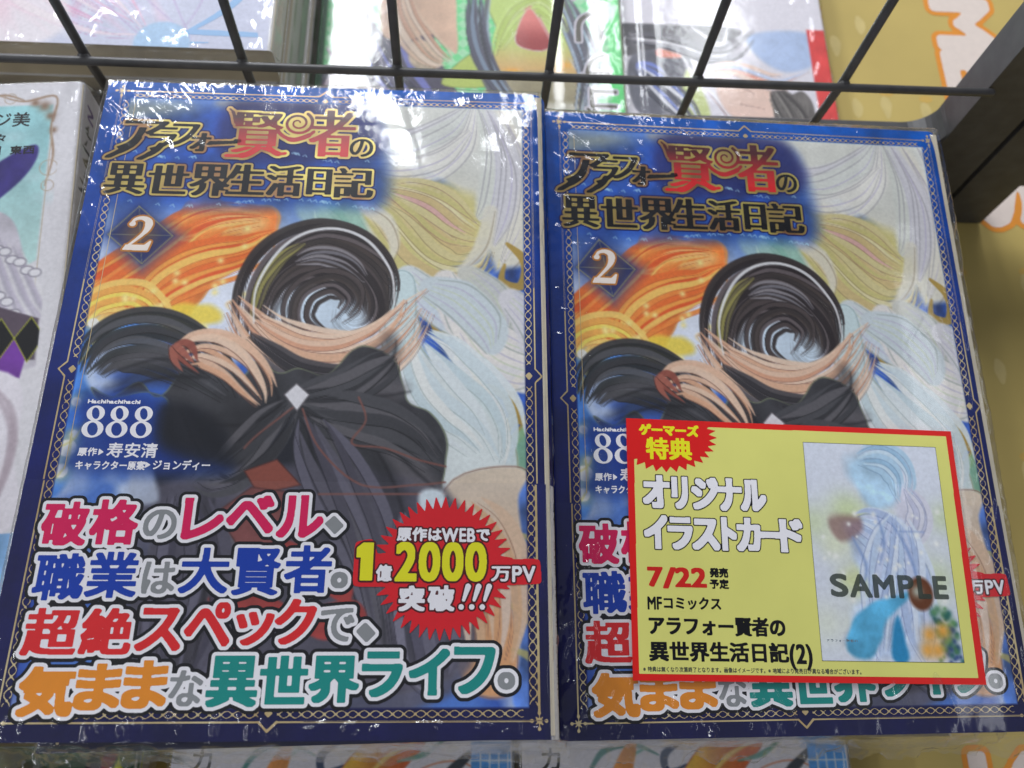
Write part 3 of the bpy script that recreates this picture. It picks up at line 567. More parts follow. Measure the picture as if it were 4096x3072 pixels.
    for r in ([(47.5, 151.1), (59.1, 149.0), (68.3, 155.3), (59.9, 157.3)], [(68.3, 155.3), (81.0, 151.1), (84.6, 156.3), (75.2, 160.4)], [(62.3, 137.0), (69.1, 139.2), (67.4, 144.7), (62.9, 143.6)], [(74.3, 148.9), (80.8, 147.9), (80.0, 152.1)], [(49.7, 160.4), (60.2, 159.4), (58.5, 163.4)]): c.poly(r, (0.66,0.22,0.20), soft=0.5, alpha=0.9, mot=0.3)
    c.poly([(25.2, 119.0), (29.9, 120.1), (32.7, 127.6), (26.1, 127.7)], (0.72,0.76,0.84), soft=1, alpha=0.9)
    ribbons(c, [(38.6, 125.8), (43.0, 141.5), (43.0, 157.3), (42.7, 170.3)], 6, 18, [(0.33,0.32,0.38),(0.26,0.25,0.31),(0.40,0.39,0.46)], (0.14,0.13,0.17), rs, 3)
    ribbons(c, [(93.4, 130.0), (96.2, 146.7), (99.9, 162.4), (101.2, 172.4)], 6, 12, [(0.42,0.41,0.48),(0.34,0.33,0.40),(0.50,0.49,0.56)], (0.2,0.19,0.24), rs, 3)
    ribbons(c, [(108.3, 127.6), (114.0, 141.2), (115.1, 157.3), (113.9, 170.5)], 6, 16, [(0.89,0.76,0.64),(0.87,0.70,0.54),(0.90,0.80,0.72)], (0.6,0.42,0.34), rs, 2.8)
    c.poly([(96.1, 125.3), (102.4, 125.3), (101.5, 136.8), (99.4, 141.3), (97.5, 135.7)], (0.87,0.92,0.95), soft=0.8)
    # glow behind the credits, blue halo behind the title, volume lozenge
    c.poly([(9.5, 100.8), (28.7, 100.8), (31.0, 112.3), (45.4, 117.0), (45.8, 120.5), (10.8, 120.3), (10.6, 111.9)], (0.09,0.22,0.55), soft=3.2, alpha=0.9)
    c.poly([(30.6, 101.8), (43.0, 106.6), (49.1, 118.7), (32.4, 114.1)], (0.07,0.08,0.12), soft=3.2, alpha=0.8)
    c.poly([(3.4, 16.8), (36.1, 7.9), (58.1, 7.0), (76.3, 8.0), (81.8, 18.9), (83.4, 40.0), (66.3, 42.1), (6.6, 43.1), (3.7, 29.9)], (0.13,0.30,0.66), soft=3.6, alpha=0.86, mot=0.4)
    c.poly([(36.1, 7.9), (58.0, 5.8), (76.3, 6.8), (80.0, 24.0), (38.3, 27.1)], (0.16,0.14,0.36), soft=2.5, alpha=0.65)
    for k in range(60):
        a, b = (10.1, 25.1); c2, d2 = (79.5, 41.7); t = rs.random()
        u = a+(c2-a)*t; v = (b+2*math.sin(t*9)) if k % 2 else d2+1.5*math.sin(t*7)
        c.stroke([(u, v), (u+0.7, v-0.5), (u+1.1, v+0.3)], 0.22, (0.72,0.90,0.98), 0.8, 0.15, False)
    cx0, cy0 = (17.0, 52.7)
    lz = [(15.4, 43.6), (25.8, 52.9), (18.8, 61.8), (8.3, 52.9)]
    c.poly(np.array(lz)*1.25-np.array([cx0, cy0])*0.25, (0.10,0.24,0.58), soft=4, alpha=0.8, closed_spline=False)
    c.poly(lz, (0.08,0.15,0.42), soft=1.6, alpha=0.95, closed_spline=False, mot=0.15)
    cx, cy = (17.0, 52.7)
    c.blob(cx, cy, 5.5, (0.75,0.50,0.18), 0.55)
    for k in range(4):
        c.stroke([lz[k], lz[(k+1) % 4]], 0.25, (0.62,0.60,0.40), 0.9, 0.12, False); c.stroke([lz[k], (cx, cy)], 0.2, (0.55,0.56,0.45), 0.7, 0.12, False)
    # frame: blue at the head running to navy at the foot, cloudy like a wash
    U, V = np.meshgrid(np.arange(c.nx)*c.p, np.arange(c.ny)*c.p)
    t = np.clip(V/150, 0, 1)[..., None]; cl = (fnoise((c.ny, c.nx), 30, 77, 4)-0.5)[..., None]
    f = np.array([0.0, 0.35, 0.73])*(1-t)**1.5+np.array([0.05, 0.06, 0.32])*(1-(1-t)**1.5); f = f*(1+0.5*cl)
    f = np.where(V[..., None] > 150, f*(1-0.25*np.clip((V[..., None]-150)/30, 0, 1)), f)
    mask = (U < 7.2) | (U > 122.8) | (V < 6.2) | (V > 175.2)
    mask2 = np.clip((np.maximum(np.maximum(7.2-U, U-122.8), np.maximum(6.2-V, V-175.2)))/0.3+0.5, 0, 1)[..., None]
    c.c = c.c*(1-mask2)+f*mask2
    # spine picture: navy with a few pale marks
    for (v, h) in ((20, 14), (60, 30)): c.stroke([(138, v), (138, v+h)], 2.2, (0.75,0.62,0.45), 0.5, 0.5, False)
    c.stroke([(133.5, 105), (136, 108), (133.5, 111)], 1.2, (0.45,0.65,0.85), 0.8, 0.5)
    return c
TITLE = 'アラフォー賢者の異世界生活日記'
load_glyphs(TITLE+'破格のレベル、職業は大賢者。超絶スペックで、気ままな異世界ライフ。原作はWEBで1億2000万PV突破!Hachihachihachi原作寿安清キャラクター原案ジョンディーゲーマーズ特典オリジナルイラストカード7/22発売予定MFコミックス()※特典は無くなり次第終了となります。画像はイメージです。※地域により発売日が異なる場合がございます。SAMPLE力カGAMERSジ美柿々案］東西女装男子つの箱ー・')

def build_comic(label):
    root = empty('comic_book', (0, 0, 0)); tag(root, label, 'comic book', 'blue shrink wrapped comics in two piles')
    pic = cover_picture()
    cov = pic.sheet('cover', comic_place, 0.0, M_ART, root)
    v, f = box_vf(-63.5, 62.2, -91, 91, 0.0, 0.35)
    mesh_obj('back_cover', v, f, M_NAVY, root)
    v, f = box_vf(-62.8, 65.2, -90.2, 90.0, 0.4, TH-0.45); mesh_obj('page_block', v, f, M_PAGES, root)
    # ---- gold frame ornaments
    ms = Mask(0, 0, 130, 182, 0.13)
    gl, gr, gt, gb = 4.4, 125.4, 3.5, 178.1
    for a, b in (((gl, gt+2), (gl, 91)), ((gl, 95), (gl, gb-2)), ((gr, gt+2), (gr, 91)), ((gr, 95), (gr, gb-2)), ((gl+2, gb), (62, gb)), ((66, gb), (gr-2, gb)), ((gl+2, gt), (62, gt)), ((66, gt), (gr-2, gt))): ms.stroke([a, b], 0.42)
    for x, s in ((gl, -1), (gr, 1)):
        ms.stroke([(x, 91), (x+s*1.9, 93), (x, 95)], 0.42); ms.poly([(x-s*1.6, 91.9), (x-s*0.6, 93), (x-s*1.6, 94.3), (x-s*2.6, 93)])
    for y, s in ((gb, 1), (gt, -1)):
        ms.stroke([(62, y), (64, y+s*2.0), (66, y)], 0.5); ms.poly([(63, y-s*1.9), (64, y-s*0.9), (65, y-s*1.9), (64, y-s*2.6)])
    for (x, y) in ((gl, gt), (gr, gt), (gl, gb), (gr, gb)):
        ms.stroke([(x-1.6, y), (x+1.6, y)], 0.28); ms.stroke([(x, y-1.6), (x, y+1.6)], 0.28)
        for dx, dy in ((1.7, 0), (-1.7, 0), (0, 1.7), (0, -1.7)): ms.ellipse(x+dx, y+dy, 0.42, 0.42)
        for dx, dy in ((.8, .8), (-.8, .8), (.8, -.8), (-.8, -.8)): ms.stroke([(x, y), (x+dx, y+dy)], 0.3)
    def braid(a, b, horiz, c0, amp=0.85, per=5.1):
        t = np.arange(a, b, 0.35)
        for ph in (0, math.pi):
            o = c0+amp*np.sin(2*math.pi*t/per+ph); P = np.stack([t, o] if horiz else [o, t], 1); ms.stroke(P, 0.26)
    braid(7, 90, False, 6.2); braid(96, 175, False, 6.2); braid(6, 90, False, 123.8); braid(96, 175, False, 123.8)
    braid(8, 62, True, 176.5, 0.75); braid(66, 122, True, 176.5, 0.75); braid(8, 62, True, 5.2, 0.6, 3.6); braid(66, 122, True, 5.2, 0.6, 3.6)
    ms.stroke([(8.9, 8), (8.9, 120)], 0.16); ms.stroke([(121.6, 8), (121.6, 120)], 0.16); ms.stroke([(8, 7.2), (121, 7.2)], 0.16)
    print_layer('gold_frame_ornament', ms, 0.0, comic_place, 0.03, M_GOLD_INK, cov, R=0.2)
    # ---- title
    ms = Mask(0, 5, 86, 45, 0.1); red = ms.like(); no = ms.like()
    wv = lambda P: P
    ms.glyph('ア', (6.5, 14.3, 18.3, 24.5), 0.25); ms.stroke(spline([(11.5, 20.5), (9.5, 23.5), (3.6, 27.6)]), [1.3]*9+[0.9]*3+[0.15])
    ms.glyph('ラ', (14.8, 16.4, 21.8, 24.6), 0.2); ms.stroke(spline([(18.5, 22.5), (16.8, 25), (12.6, 28.0)]), [1.1]*9+[0.8]*3+[0.15])
    ms.glyph('フ', (20.6, 15.0, 27.6, 22.8), 0.2); ms.glyph('ォ', (26.9, 18.2, 31.8, 24.6), 0.05); ms.stroke([(31.8, 22.0), (32.6, 21.5), (39.3, 21.0), (39.8, 20.6)], [0.5, 1.2, 0.9, 1.4])
    for ch, bx in (('異', (5.0, 29.4, 15.2, 39.6)), ('世', (16.9, 29.6, 27.2, 39.2)), ('界', (28.4, 29.0, 39.0, 39.6)), ('生', (38.8, 28.8, 48.6, 38.8)), ('活', (49.8, 28.8, 59.2, 39.0)), ('日', (61.4, 29.6, 67.4, 38.2)), ('記', (68.8, 29.0, 79.4, 39.0))): ms.glyph(ch, bx)
    ms.stroke(spline([(38.6, 33.5), (37.0, 37.0), (38.6, 37.6)]), 0.4)
    ms.aniso(0.42, 0.22)
    no.glyph('の', (72.4, 18.7, 78.9, 24.9)); no.aniso(0.12, 0.1); ms.m |= no.m
    red.glyph('賢', (38.6, 10.2, 52.2, 24.6)); red.glyph('者', (60.6, 8.6, 73.0, 25.2)); red.aniso(0.58, 0.25)
    red.stroke(spline([(46.0, 22.8), (42.5, 25.4), (36.6, 25.8)]), [1.8]*8+[1.0]*4+[0.2]); red.stroke(spline([(49.0, 22.6), (51.5, 24.6), (54.2, 24.4)]), [1.6]*8+[0.9]*4+[0.2])
    red.stroke(spline([(38.6, 14.0), (37.6, 10.6), (36.3, 9.0)]), [0.9]*8+[0.5]*4+[0.15])
    red.stroke(spline([(50.0, 12.6), (51.5, 17.2), (55.4, 19.6), (59.6, 18.2), (61.6, 16.4)]), [0.5]*5+[1.1]*6+[1.5]*9+[1.0]*4+[0.6])
    sw = ms.like(); t = np.linspace(0.3, 4.3*math.pi, 70); rr_ = 0.5+0.29*t
    sw.stroke(np.stack([56.7+rr_*np.cos(-t), 13.6+rr_*0.95*np.sin(-t)], 1), np.linspace(0.35, 0.95, 70))
    red.m |= sw.m
    al = ms.like(); al.m = ms.m | red.m; F = al.sdf(1.4)
    print_layer('title_halo', al, 1.15, comic_place, 0.03, plain('title_halo_ink', (0.10, 0.14, 0.42), 0.35, var=0.3, scale=80), cov, F=F)
    print_layer('title_gold_foil', al, 0.74, comic_place, 0.06, M_FOIL, cov, F=F)
    print_layer('title_lettering', ms, 0.12, comic_place, 0.09, M_BLACK_INK, cov, R=0.3)
    print_layer('title_red_lettering', red, 0.04, comic_place, 0.09, gradient_mat('title_red_ink', (0.88, 0.10, 0.13), (0.30, 0.05, 0.10), 91-23, 91-12), cov, R=0.3)
    # ---- volume number and credits
    ms = Mask(8, 43, 30, 62, 0.08)
    two = spline([(14.2, 49.4), (15.0, 47.9), (17.0, 47.4), (18.8, 48.6), (18.5, 51.2), (16.6, 53.8), (13.7, 56.8)], 6)
    ms.stroke(two, np.interp(np.linspace(0, 1, len(two)), [0, 0.08, 0.3, 0.55, 0.75, 1], [1.2, 0.7, 1.0, 2.1, 1.0, 0.4]))
    ms.poly([(12.9, 57.6), (13.6, 56.0), (18.6, 56.0), (20.0, 54.6), (20.3, 54.8), (19.6, 57.7)]); ms.ellipse(14.5, 49.3, 0.75, 0.75)
    F = ms.sdf(1.0); print_layer('volume_number_glow', ms, 0.55, comic_place, 0.03, plain('orange_glow_ink', (0.80, 0.52, 0.22), 0.4, var=0.3), cov, F=F)
    print_layer('volume_number', ms, 0.05, comic_place, 0.06, plain('warm_white_ink', (0.97, 0.92, 0.88), 0.4), cov, F=F)
    ms = Mask(9, 99, 46, 122, 0.06)
    for x in (11.2, 17.1, 23.1):
        ms.ellipse(x+2.75, 105.1, 2.15, 2.0); ms.ellipse(x+2.65, 109.3, 2.6, 2.2); ms.ellipse(x+2.75, 105.1, 1.0, 1.65, False, -0.25); ms.ellipse(x+2.65, 109.3, 1.35, 1.85, False, -0.25)
    ms.line('Hachihachihachi', 11.4, 101.3, 102.4, 24.6)
    ms.line('原作', 11.3, 114.1, 116.4, 16.0); ms.poly([(16.4, 114.5), (17.5, 115.3), (16.4, 116.1)]); ms.line('寿安清', 18.2, 112.7, 116.8, 30.8)
    ms.line('キャラクター原案', 11.2, 117.5, 119.9, 28.2); ms.poly([(28.3, 117.8), (29.4, 118.5), (28.3, 119.2)]); ms.line('ジョンディー', 29.9, 117.1, 119.8, 44.2)
    print_layer('author_lettering', ms, 0.07, comic_place, 0.03, M_WHITE_INK, cov, R=0.3)
    # ---- paper band round the lower third
    bandw = 146; bt = 122.6
    bc = Canvas(bandw, 182, 0.3, (0, 0, 0)); bc.c = pic.c.copy(); J0 = int(bt/0.3)
    bc.c = bc.c*0.93+np.array([0.62, 0.60, 0.66])*0.07
    Uc = (np.arange(bc.nx)*0.3)[None, :]*np.ones((bc.ny, 1)); wm = np.clip((Uc-127.9)/0.3, 0, 1)[..., None]; bc.c = bc.c*(1-wm)+np.array([0.87, 0.86, 0.86])*wm
    bc.c = bc.c[J0:]; bc.ny = bc.c.shape[0]; bc.h = (bc.ny-1)*0.3
    bp_ = lambda u, v: comic_place(u, np.asarray(v)+J0*0.3)
    band = bc.sheet('paper_band', bp_, 0.16, M_ART, root)
    ms = Mask(0, bt, 130, 182, 0.13)
    gl, gr, gb = 4.7, 125.1, 178.1
    for a, b in (((gl, bt), (gl, gb-2)), ((gr, bt), (gr, gb-2)), ((gl+2, gb), (62, gb)), ((66, gb), (gr-2, gb))): ms.stroke([a, b], 0.45)
    ms.stroke([(62, gb), (64, gb+2.0), (66, gb)], 0.55); ms.poly([(63, gb-1.9), (64, gb-0.9), (65, gb-1.9), (64, gb-2.6)])
    for (x, y) in ((gl, gb), (gr, gb)):
        ms.stroke([(x-1.6, y), (x+1.6, y)], 0.28); ms.stroke([(x, y-1.6), (x, y+1.6)], 0.28)
        for dx, dy in ((1.7, 0), (-1.7, 0), (0, 1.7), (0, -1.7)): ms.ellipse(x+dx, y+dy, 0.42, 0.42)
        for dx, dy in ((.8, .8), (-.8, .8), (.8, -.8), (-.8, -.8)): ms.stroke([(x, y), (x+dx, y+dy)], 0.3)
    braid(bt, 175, False, 6.2); braid(bt, 175, False, 123.8); braid(8, 62, True, 176.5, 0.75); braid(66, 122, True, 176.5, 0.75)
    print_layer('gold_band_ornament', ms, 0.0, comic_place, 0.19, M_GOLD_INK, band, R=0.2)
    S = 0.55
    groups = {
     'pink': ((0.88, 0.08, 0.36), [('破', (6.6, 128.4, 16.6, 138.4)), ('格', (18.0, 127.7, 28.4, 138.1)), ('レ', (39.6, 127.2, 48.6, 136.8)), ('ベ', (50.0, 126.4, 60.6, 135.2)), ('ル', (62.2, 126.3, 72.6, 136.2))]),
     'grey': ((0.56, 0.57, 0.58), [('の', (30.3, 129.9, 37.7, 136.9)), ('は', (32.0, 142.5, 39.2, 149.8)), ('で', (74.3, 153.2, 81.8, 160.6)), ('な', (41.6, 167.1, 48.6, 174.6))]),
     'blue': ((0.04, 0.24, 0.68), [('職', (7.2, 140.8, 18.2, 151.2)), ('業', (19.2, 140.4, 30.4, 150.6)), ('大', (40.6, 139.3, 51.4, 149.6)), ('賢', (53.0, 139.3, 63.4, 150.0)), ('者', (65.0, 138.6, 75.4, 149.4))]),
     'red': ((0.89, 0.15, 0.17), [('超', (7.3, 153.5, 18.8, 163.6)), ('絶', (20.2, 153.4, 31.0, 163.3)), ('ス', (32.6, 153.3, 42.2, 162.6)), ('ペ', (43.4, 152.0, 53.2, 161.6)), ('ッ', (55.0, 154.2, 63.0, 161.4)), ('ク', (63.9, 151.2, 72.7, 161.2))]),
     'orange': ((0.93, 0.57, 0.16), [('気', (8.8, 166.5, 20.2, 176.4)), ('ま', (21.2, 166.0, 30.3, 175.1)), ('ま', (31.6, 165.3, 40.5, 174.8))]),
     'teal': ((0.07, 0.56, 0.53), [('異', (50.2, 164.2, 60.5, 174.6)), ('世', (61.9, 164.2, 71.6, 174.0)), ('界', (73.0, 164.2, 83.4, 173.8)), ('ラ', (84.9, 163.2, 93.2, 172.6)), ('イ', (95.6, 162.6, 104.0, 172.2)), ('フ', (106.0, 162.2, 114.6, 172.0))])}
    al = Mask(0, bt, 124, 181.5, 0.1); lay = {}
    for k, (c3, chs) in groups.items():
        m_ = al.like()
        for ch, bx in chs: m_.glyph(ch, bx)
        if k == 'grey':
            for (x, y, r) in ((75.7, 133.3, 1), (84.8, 158.7, 1)):
                m_.poly([(x-2.0, y-0.3), (x-0.2, y-2.1), (x+2.0, y+0.2), (x+0.2, y+2.0)])
            for (x, y) in ((77.8, 146.6), (117.6, 169.4)):
                m_.ellipse(x, y, 1.8, 1.8); m_.ellipse(x, y, 0.8, 0.8, False)
        du, dv = {'pink': (0.4, 0.3), 'blue': (0.32, 0.2), 'red': (0.38, 0.25), 'orange': (0.5, 0.4), 'teal': (0.5, 0.3), 'grey': (0.2, 0.15)}[k]
        m_.fat(du, dv); F = m_.sdf(0.6); lay[k] = (c3, m_, F); al.m |= m_.m
    F = al.sdf(2.2); cdot = [(77.8, 146.6), (117.6, 169.4)]
    print_layer('slogan_black_outline', al, 1.6, comic_place, 0.22, M_BLACK_INK, band, F=F)
    print_layer('slogan_white_outline', al, 0.85, comic_place, 0.25, M_WHITE_INK, band, F=F)
    for k, (c3, m_, Fk) in lay.items():
        off = 0.05
        print_layer('slogan_%s_lettering' % k, m_, off, comic_place, 0.28, plain('%s_ink' % k, c3, 0.38, var=0.05), band, F=Fk)
    # red burst
    bs = Mask(79, 123, 129.2, 163, 0.12); cu, cv = 102.3, 143.3; pts = []
    for k in range(88):
        an = 2*math.pi*k/88+0.02; r = (17.6 if k % 2 == 0 else 14.2); pts.append((cu+r*math.cos(an)*0.98, cv+r*math.sin(an)))
    bs.poly(pts)
    bar = bs.like(); bar.line('1', 82, 137.6, 146.5, 85.0); bar.m[:] = False
    bar.poly([(81.9, 138.2), (84.6, 137.6), (86, 141.5), (90, 141), (90.5, 147.2), (82, 147.2)]); bar.poly([(113, 142.6), (125, 142.2), (125.2, 146.4), (113, 147)])
    bs.m |= bar.sdf(1.6) < 0.9
    print_layer('burst_badge', bs, 0.0, comic_place, 0.31, plain('badge_red_ink', (0.88, 0.11, 0.16), 0.38, var=0.05), band, R=0.3)
    yt = Mask(79, 123, 129, 163, 0.09); wt = yt.like()
    yt.poly([(83.4, 137.9), (85.2, 137.9), (85.2, 146.4), (83.0, 146.4), (83.0, 140.6), (81.9, 140.9), (81.9, 139.2)])
    for k, ch in enumerate('2000'): yt.glyph(ch, (91.3+k*5.6, 137.7, 95.7+k*5.6, 146.5))
    yt.fat(0.4, 0.25); Fy = yt.sdf(1.2)
    ws = yt.like(); ws.line('原作はWEBで', 91.0, 133.7, 137.2, 113.8); ws.glyph('億', (86.5, 143.0, 90.1, 146.7)); ws.line('万PV', 113.9, 142.8, 146.8, 124.9); Fs = ws.sdf(0.9)
    wt.glyph('突', (92.4, 148.1, 98.0, 153.6)); wt.glyph('破', (99.2, 148.0, 105.0, 153.6))
    wt.fat(0.3, 0.18)
    for k in range(3):
        x = 107.2+k*2.5; wt.stroke([(x+1.3, 148.0), (x+0.25, 151.2)], [1.25, 0.65]); wt.ellipse(x-0.3, 152.8, 0.6, 0.6)
    Fw = wt.sdf(0.9); cm = yt.like(); cm.m = (Fy < 0.5) | (Fw < 0.45) | (Fs < 0.5)
    print_layer('badge_maroon_outline', cm, 0.0, comic_place, 0.34, plain('maroon_ink', (0.32, 0.05, 0.08), 0.4), band, R=0.3)
    print_layer('badge_yellow_lettering', yt, 0.05, comic_place, 0.37, plain('yellow_ink', (0.93, 0.91, 0.12), 0.4, var=0.04), band, F=Fy)
    print_layer('badge_white_lettering', wt, 0.05, comic_place, 0.37, M_WHITE_INK, band, F=Fw)
    print_layer('badge_small_lettering', ws, 0.14, comic_place, 0.37, M_WHITE_INK, band, F=Fs)
    sp = Mask(129.6, 124, 134.5, 175, 0.09)
    y = 126.5
    for ch in '原作・寿安清 キャラクター原案・ジョンディー':
        h = 2.6 if y < 142 else 1.7
        if ch == ' ': y += 2; continue
        if ch == 'ー': sp.stroke([(131.9, y+0.3), (131.9, y+h-0.3)], 0.25)
        else: sp.glyph(ch, (130.7, y, 133.2, y+h) if ch != '・' else (131.6, y+1, 132.2, y+1.5))
        y += h+(0.7 if y < 142 else 0.35)
    print_layer('band_spine_lettering', sp, 0.05, comic_place, 0.19, M_BLACK_INK, band, R=0.3)
    return root

# ------------------------------------------------------------------ shrink film
def ridges(U, V, spec):
    """sum of crease profiles; spec rows: u0,v0,u1,v1,height,width"""
    Z = np.zeros(U.shape)
    for (a, b, c, d, h, w) in spec:
        m = w*4; sel = (U > min(a, c)-m) & (U < max(a, c)+m) & (V > min(b, d)-m) & (V < max(b, d)+m)
        if not sel.any(): continue
        u = U[sel]; v = V[sel]; du = c-a; dv = d-b; L2 = du*du+dv*dv; t = ((u-a)*du+(v-b)*dv)/L2; tc = np.clip(t, 0, 1)
        D = np.hypot(u-a-tc*du, v-b-tc*dv); env = np.clip(1-np.abs(2*np.clip(t, -0.1, 1.1)-1)**3, 0.05, 1)
        Z[sel] += h*env*np.exp(-(D/w)**2)
    return Z
def fan(rs, u0, v0, u1, v1, n, ang, spread, ln, h, w):
    out = []
    for k in range(n):
        u = rs.uniform(u0, u1); v = rs.uniform(v0, v1); a = math.radians(ang+rs.normal()*spread); l = ln*rs.uniform(0.4, 1.4)
        out.append((u, v, u+l*math.cos(a), v+l*math.sin(a), h*rs.uniform(0.4, 1.3)*rs.choice([-0.6, 1, 1]), w*rs.uniform(0.7, 1.4)))
    return out
def make_film(name, W, H, T, spec, swell, parent, drop=7.0, res=0.55, seed=3, flare=0.25, flare_foot=0.5, x0=-63.5, y1=91.0):
    """bag of film: flat sheet over the front, bending down over the four edges, with creases"""
    def axis(L, d0, d1): return np.concatenate([np.linspace(-d0, 0, max(int(d0/res), 3), endpoint=False), np.arange(0, L, res), np.linspace(L, L+d1, max(int(d1/res), 3))])
    ua = axis(W, drop, drop); va = axis(H, drop, drop); U, V = np.meshgrid(ua, va)
    rs = np.random.default_rng(seed)
    eu = np.where(U < 0, -U, np.where(U > W, U-W, 0)); ev = np.where(V < 0, -V, np.where(V > H, V-H, 0)); e = np.hypot(eu, ev)
    nz = fnoise(U.shape, 9, seed+1, 3)-0.5; nz2 = fnoise(U.shape, 26, seed+2, 2)-0.5
    Z = ridges(U, V, spec)+swell(U, V)
    # gathers along every edge
    gu = np.exp(-np.minimum(np.minimum(V, H-V).clip(0), 30)/2.2); gv = np.exp(-np.minimum(np.minimum(U, W-U).clip(0), 30)/1.6)
    r1 = 0.8*np.interp(ua, np.arange(-10, W+12, 1.3), rs.normal(size=len(np.arange(-10, W+12, 1.3))))[None, :]; r2 = np.interp(va, np.arange(-10, H+12, 1.6), rs.normal(size=len(np.arange(-10, H+12, 1.6))))[:, None]
    Z = Z+0.10*gu*r1+0.07*gv*r2+0.05*nz+0.12*nz2*0.6
    fl = np.where(V > H, flare_foot, flare)*(1+0.8*nz)
    cu_ = np.where(U < 0, 0, np.where(U > W, W, U)); cv_ = np.where(V < 0, 0, np.where(V > H, H, V))
    k = np.where(e > 0, (0.5+fl*e)/np.maximum(e, 1e-6), 0)*np.clip(e/0.5, 0, 1)
    X = cu_+np.sign(U-cu_)*eu*k+nz*0.7*np.clip(e, 0, 1); Y = cv_+np.sign(V-cv_)*ev*k+nz*0.7*np.clip(e, 0, 1)
    dz = np.minimum(e, drop)*np.sqrt(np.clip(1-fl**2, 0.2, 1))
    z = T+0.75+np.maximum(Z, -0.22)*np.exp(-e/3)-dz+0.4*nz*np.clip(e, 0, 2)
    P = np.stack([x0+X.ravel(), y1-Y.ravel(), z.ravel()], 1)
    o = mesh_obj(name, P, grid_faces(len(ua), len(va)), M_FILM, parent, smooth=True)
    o.data.materials.append(M_FRINGE); me_ = (e > 0.9)[:-1, :-1].ravel().astype(np.int32); o.data.polygons.foreach_set('material_index', me_)
    return o

book0 = build_comic('blue comic book on top of the left pile, no card on it')
rs = np.random.default_rng(21)
# ---- left pile -------------------------------------------------------------
rotL = RZ(-0.003) @ RX(-0.0218) @ RY(-0.0065)
def pose(o, centre, rot):
    off = rot @ Vector((0, 0, TH)); o.matrix_world = Matrix.Translation((Vector(centre)-off)*MM) @ rot
book1 = copy_tree(book0); book1['label'] = 'blue comic book on top of the right pile, under the yellow card'
pose(book0, (-42.4, 85.9, 0.0), rotL)
rotR = RZ(0.007) @ RX(0.0605) @ RY(0.0423)
pose(book1, (88.8, 85.3, -16.0), rotR)
ordn = ['second', 'third', 'fourth', 'fifth', 'lowest']
low = []
for i in range(5):
    c = copy_tree(book0); c['label'] = '%s blue comic book from the top of the left pile' % ordn[i]
    if i == 4: c['label'] = 'lowest blue comic book of the left pile, resting on the yellow table sheet'
    zt = -84.6+16.0*(5-i)-0.2; zt = -100.2+15.9*(5-i)
    pose(c, (-40.0+[0.5, -0.8, 0.4, -0.3, 0.2][i], 85.9-[1.6, 0.6, 1.4, 0.2, 0.9][i], zt), RZ(0.02 if i == 0 else [0, -0.006, 0.008, 0.0, 0.004][i])); low.append(c)
for i in range(4):
    c = copy_tree(book0); c['label'] = '%s blue comic book from the top of the right pile' % ordn[i]
    if i == 3: c['label'] = 'lowest blue comic book of the right pile, resting on the yellow table sheet'
    if i == 0: pose(c, (89.6, 85.6, -32.6), RZ(-0.004) @ RX(0.05) @ RY(0.03))
    else: pose(c, (89.8+[0, 0.5, -0.6, 0.3][i], 85.0+[0, 0.7, -0.8, 0.4][i], -100.2+15.9*(4-i)-(1.0 if i == 1 else 0)), RZ([0, 0.006, -0.005, 0.004][i]) @ (RX(0.012) if i == 1 else RX(0)))
    low.append(c)
# ---- films
def swellL(U, V):
    w = 3.0+1.2*np.sin(U/11.0)+10.0*np.exp(-((U-103)/22)**2)
    v = np.clip(V, 0, 200)
    z = 0.21*w*(1-np.exp(-v/w))*np.exp(-(np.clip(v-30, 0, 200)/60)**2)
    z += 0.5*np.exp(-((U-12)/8)**2-((V-11)/7)**2)
    return z
spec = fan(rs, 0, 1, 24, 20, 38, 50, 24, 10, 0.45, 1.0)+fan(rs, 0, 20, 4, 60, 16, 75, 14, 7, 0.28, 0.45)+fan(rs, 2, 175, 66, 179, 34, 82, 14, 4.5, 0.75, 0.5)+fan(rs, 0, 160, 8, 182, 40, 120, 30, 7, 0.6, 0.5)
spec += fan(rs, 70, 178.5, 125, 180.5, 60, 0, 8, 4, 0.45, 0.45)+fan(rs, 20, 0, 125, 3, 26, 80, 18, 4, 0.2, 0.6)+fan(rs, 112, 5, 126, 70, 18, 88, 6, 9, 0.25, 0.4)+fan(rs, 120, 120, 128, 180, 16, 86, 6, 8, 0.3, 0.4)+fan(rs, 5, 5, 120, 175, 16, 40, 50, 10, 0.08, 0.5)
make_film('shrink_wrap', 127.5, 182, TH, spec, swellL, book0, drop=9, seed=31, flare_foot=0.48)
rs = np.random.default_rng(55)
def swellR(U, V):
    v = np.clip(V, 0, 200); w = 1.6+0.9*np.sin(U/5.0)
    z = 0.25*w*(1-np.exp(-v/w))+0.8*np.exp(-((U-127)/4)**2)*(0.5+0.5*np.sin(V/13))
    t = (U-40)*0.5+(V-6)*-0.87; q = (U-40)*0.87+(V-6)*0.5
    return z+1.2*np.exp(-(t/4.0)**2)*np.exp(-((q-16)/14)**2)+0.5*np.exp(-((t-7)/2.0)**2)*np.exp(-((q-20)/10)**2)
spec = fan(rs, 0, 0, 34, 30, 55, 38, 12, 16, 0.42, 1.0)+fan(rs, 34, 6, 58, 24, 10, 42, 8, 22, 0.45, 0.7)+fan(rs, 60, 8, 80, 22, 8, 30, 30, 10, 0.3, 0.5)+fan(rs, 0, 30, 12, 120, 36, 12, 12, 4, 0.4, 0.5)
spec += fan(rs, 0, 130, 14, 182, 110, 118, 30, 9, 0.65, 0.5)+fan(rs, 8, 170, 60, 181, 50, 100, 40, 5, 0.6, 0.45)+[(88, 168, 90.5, 179.5, 1.3, 0.8), (90.5, 170, 92, 179, 0.9, 0.5), (100, 167, 103.5, 179.5, 1.2, 0.6)]
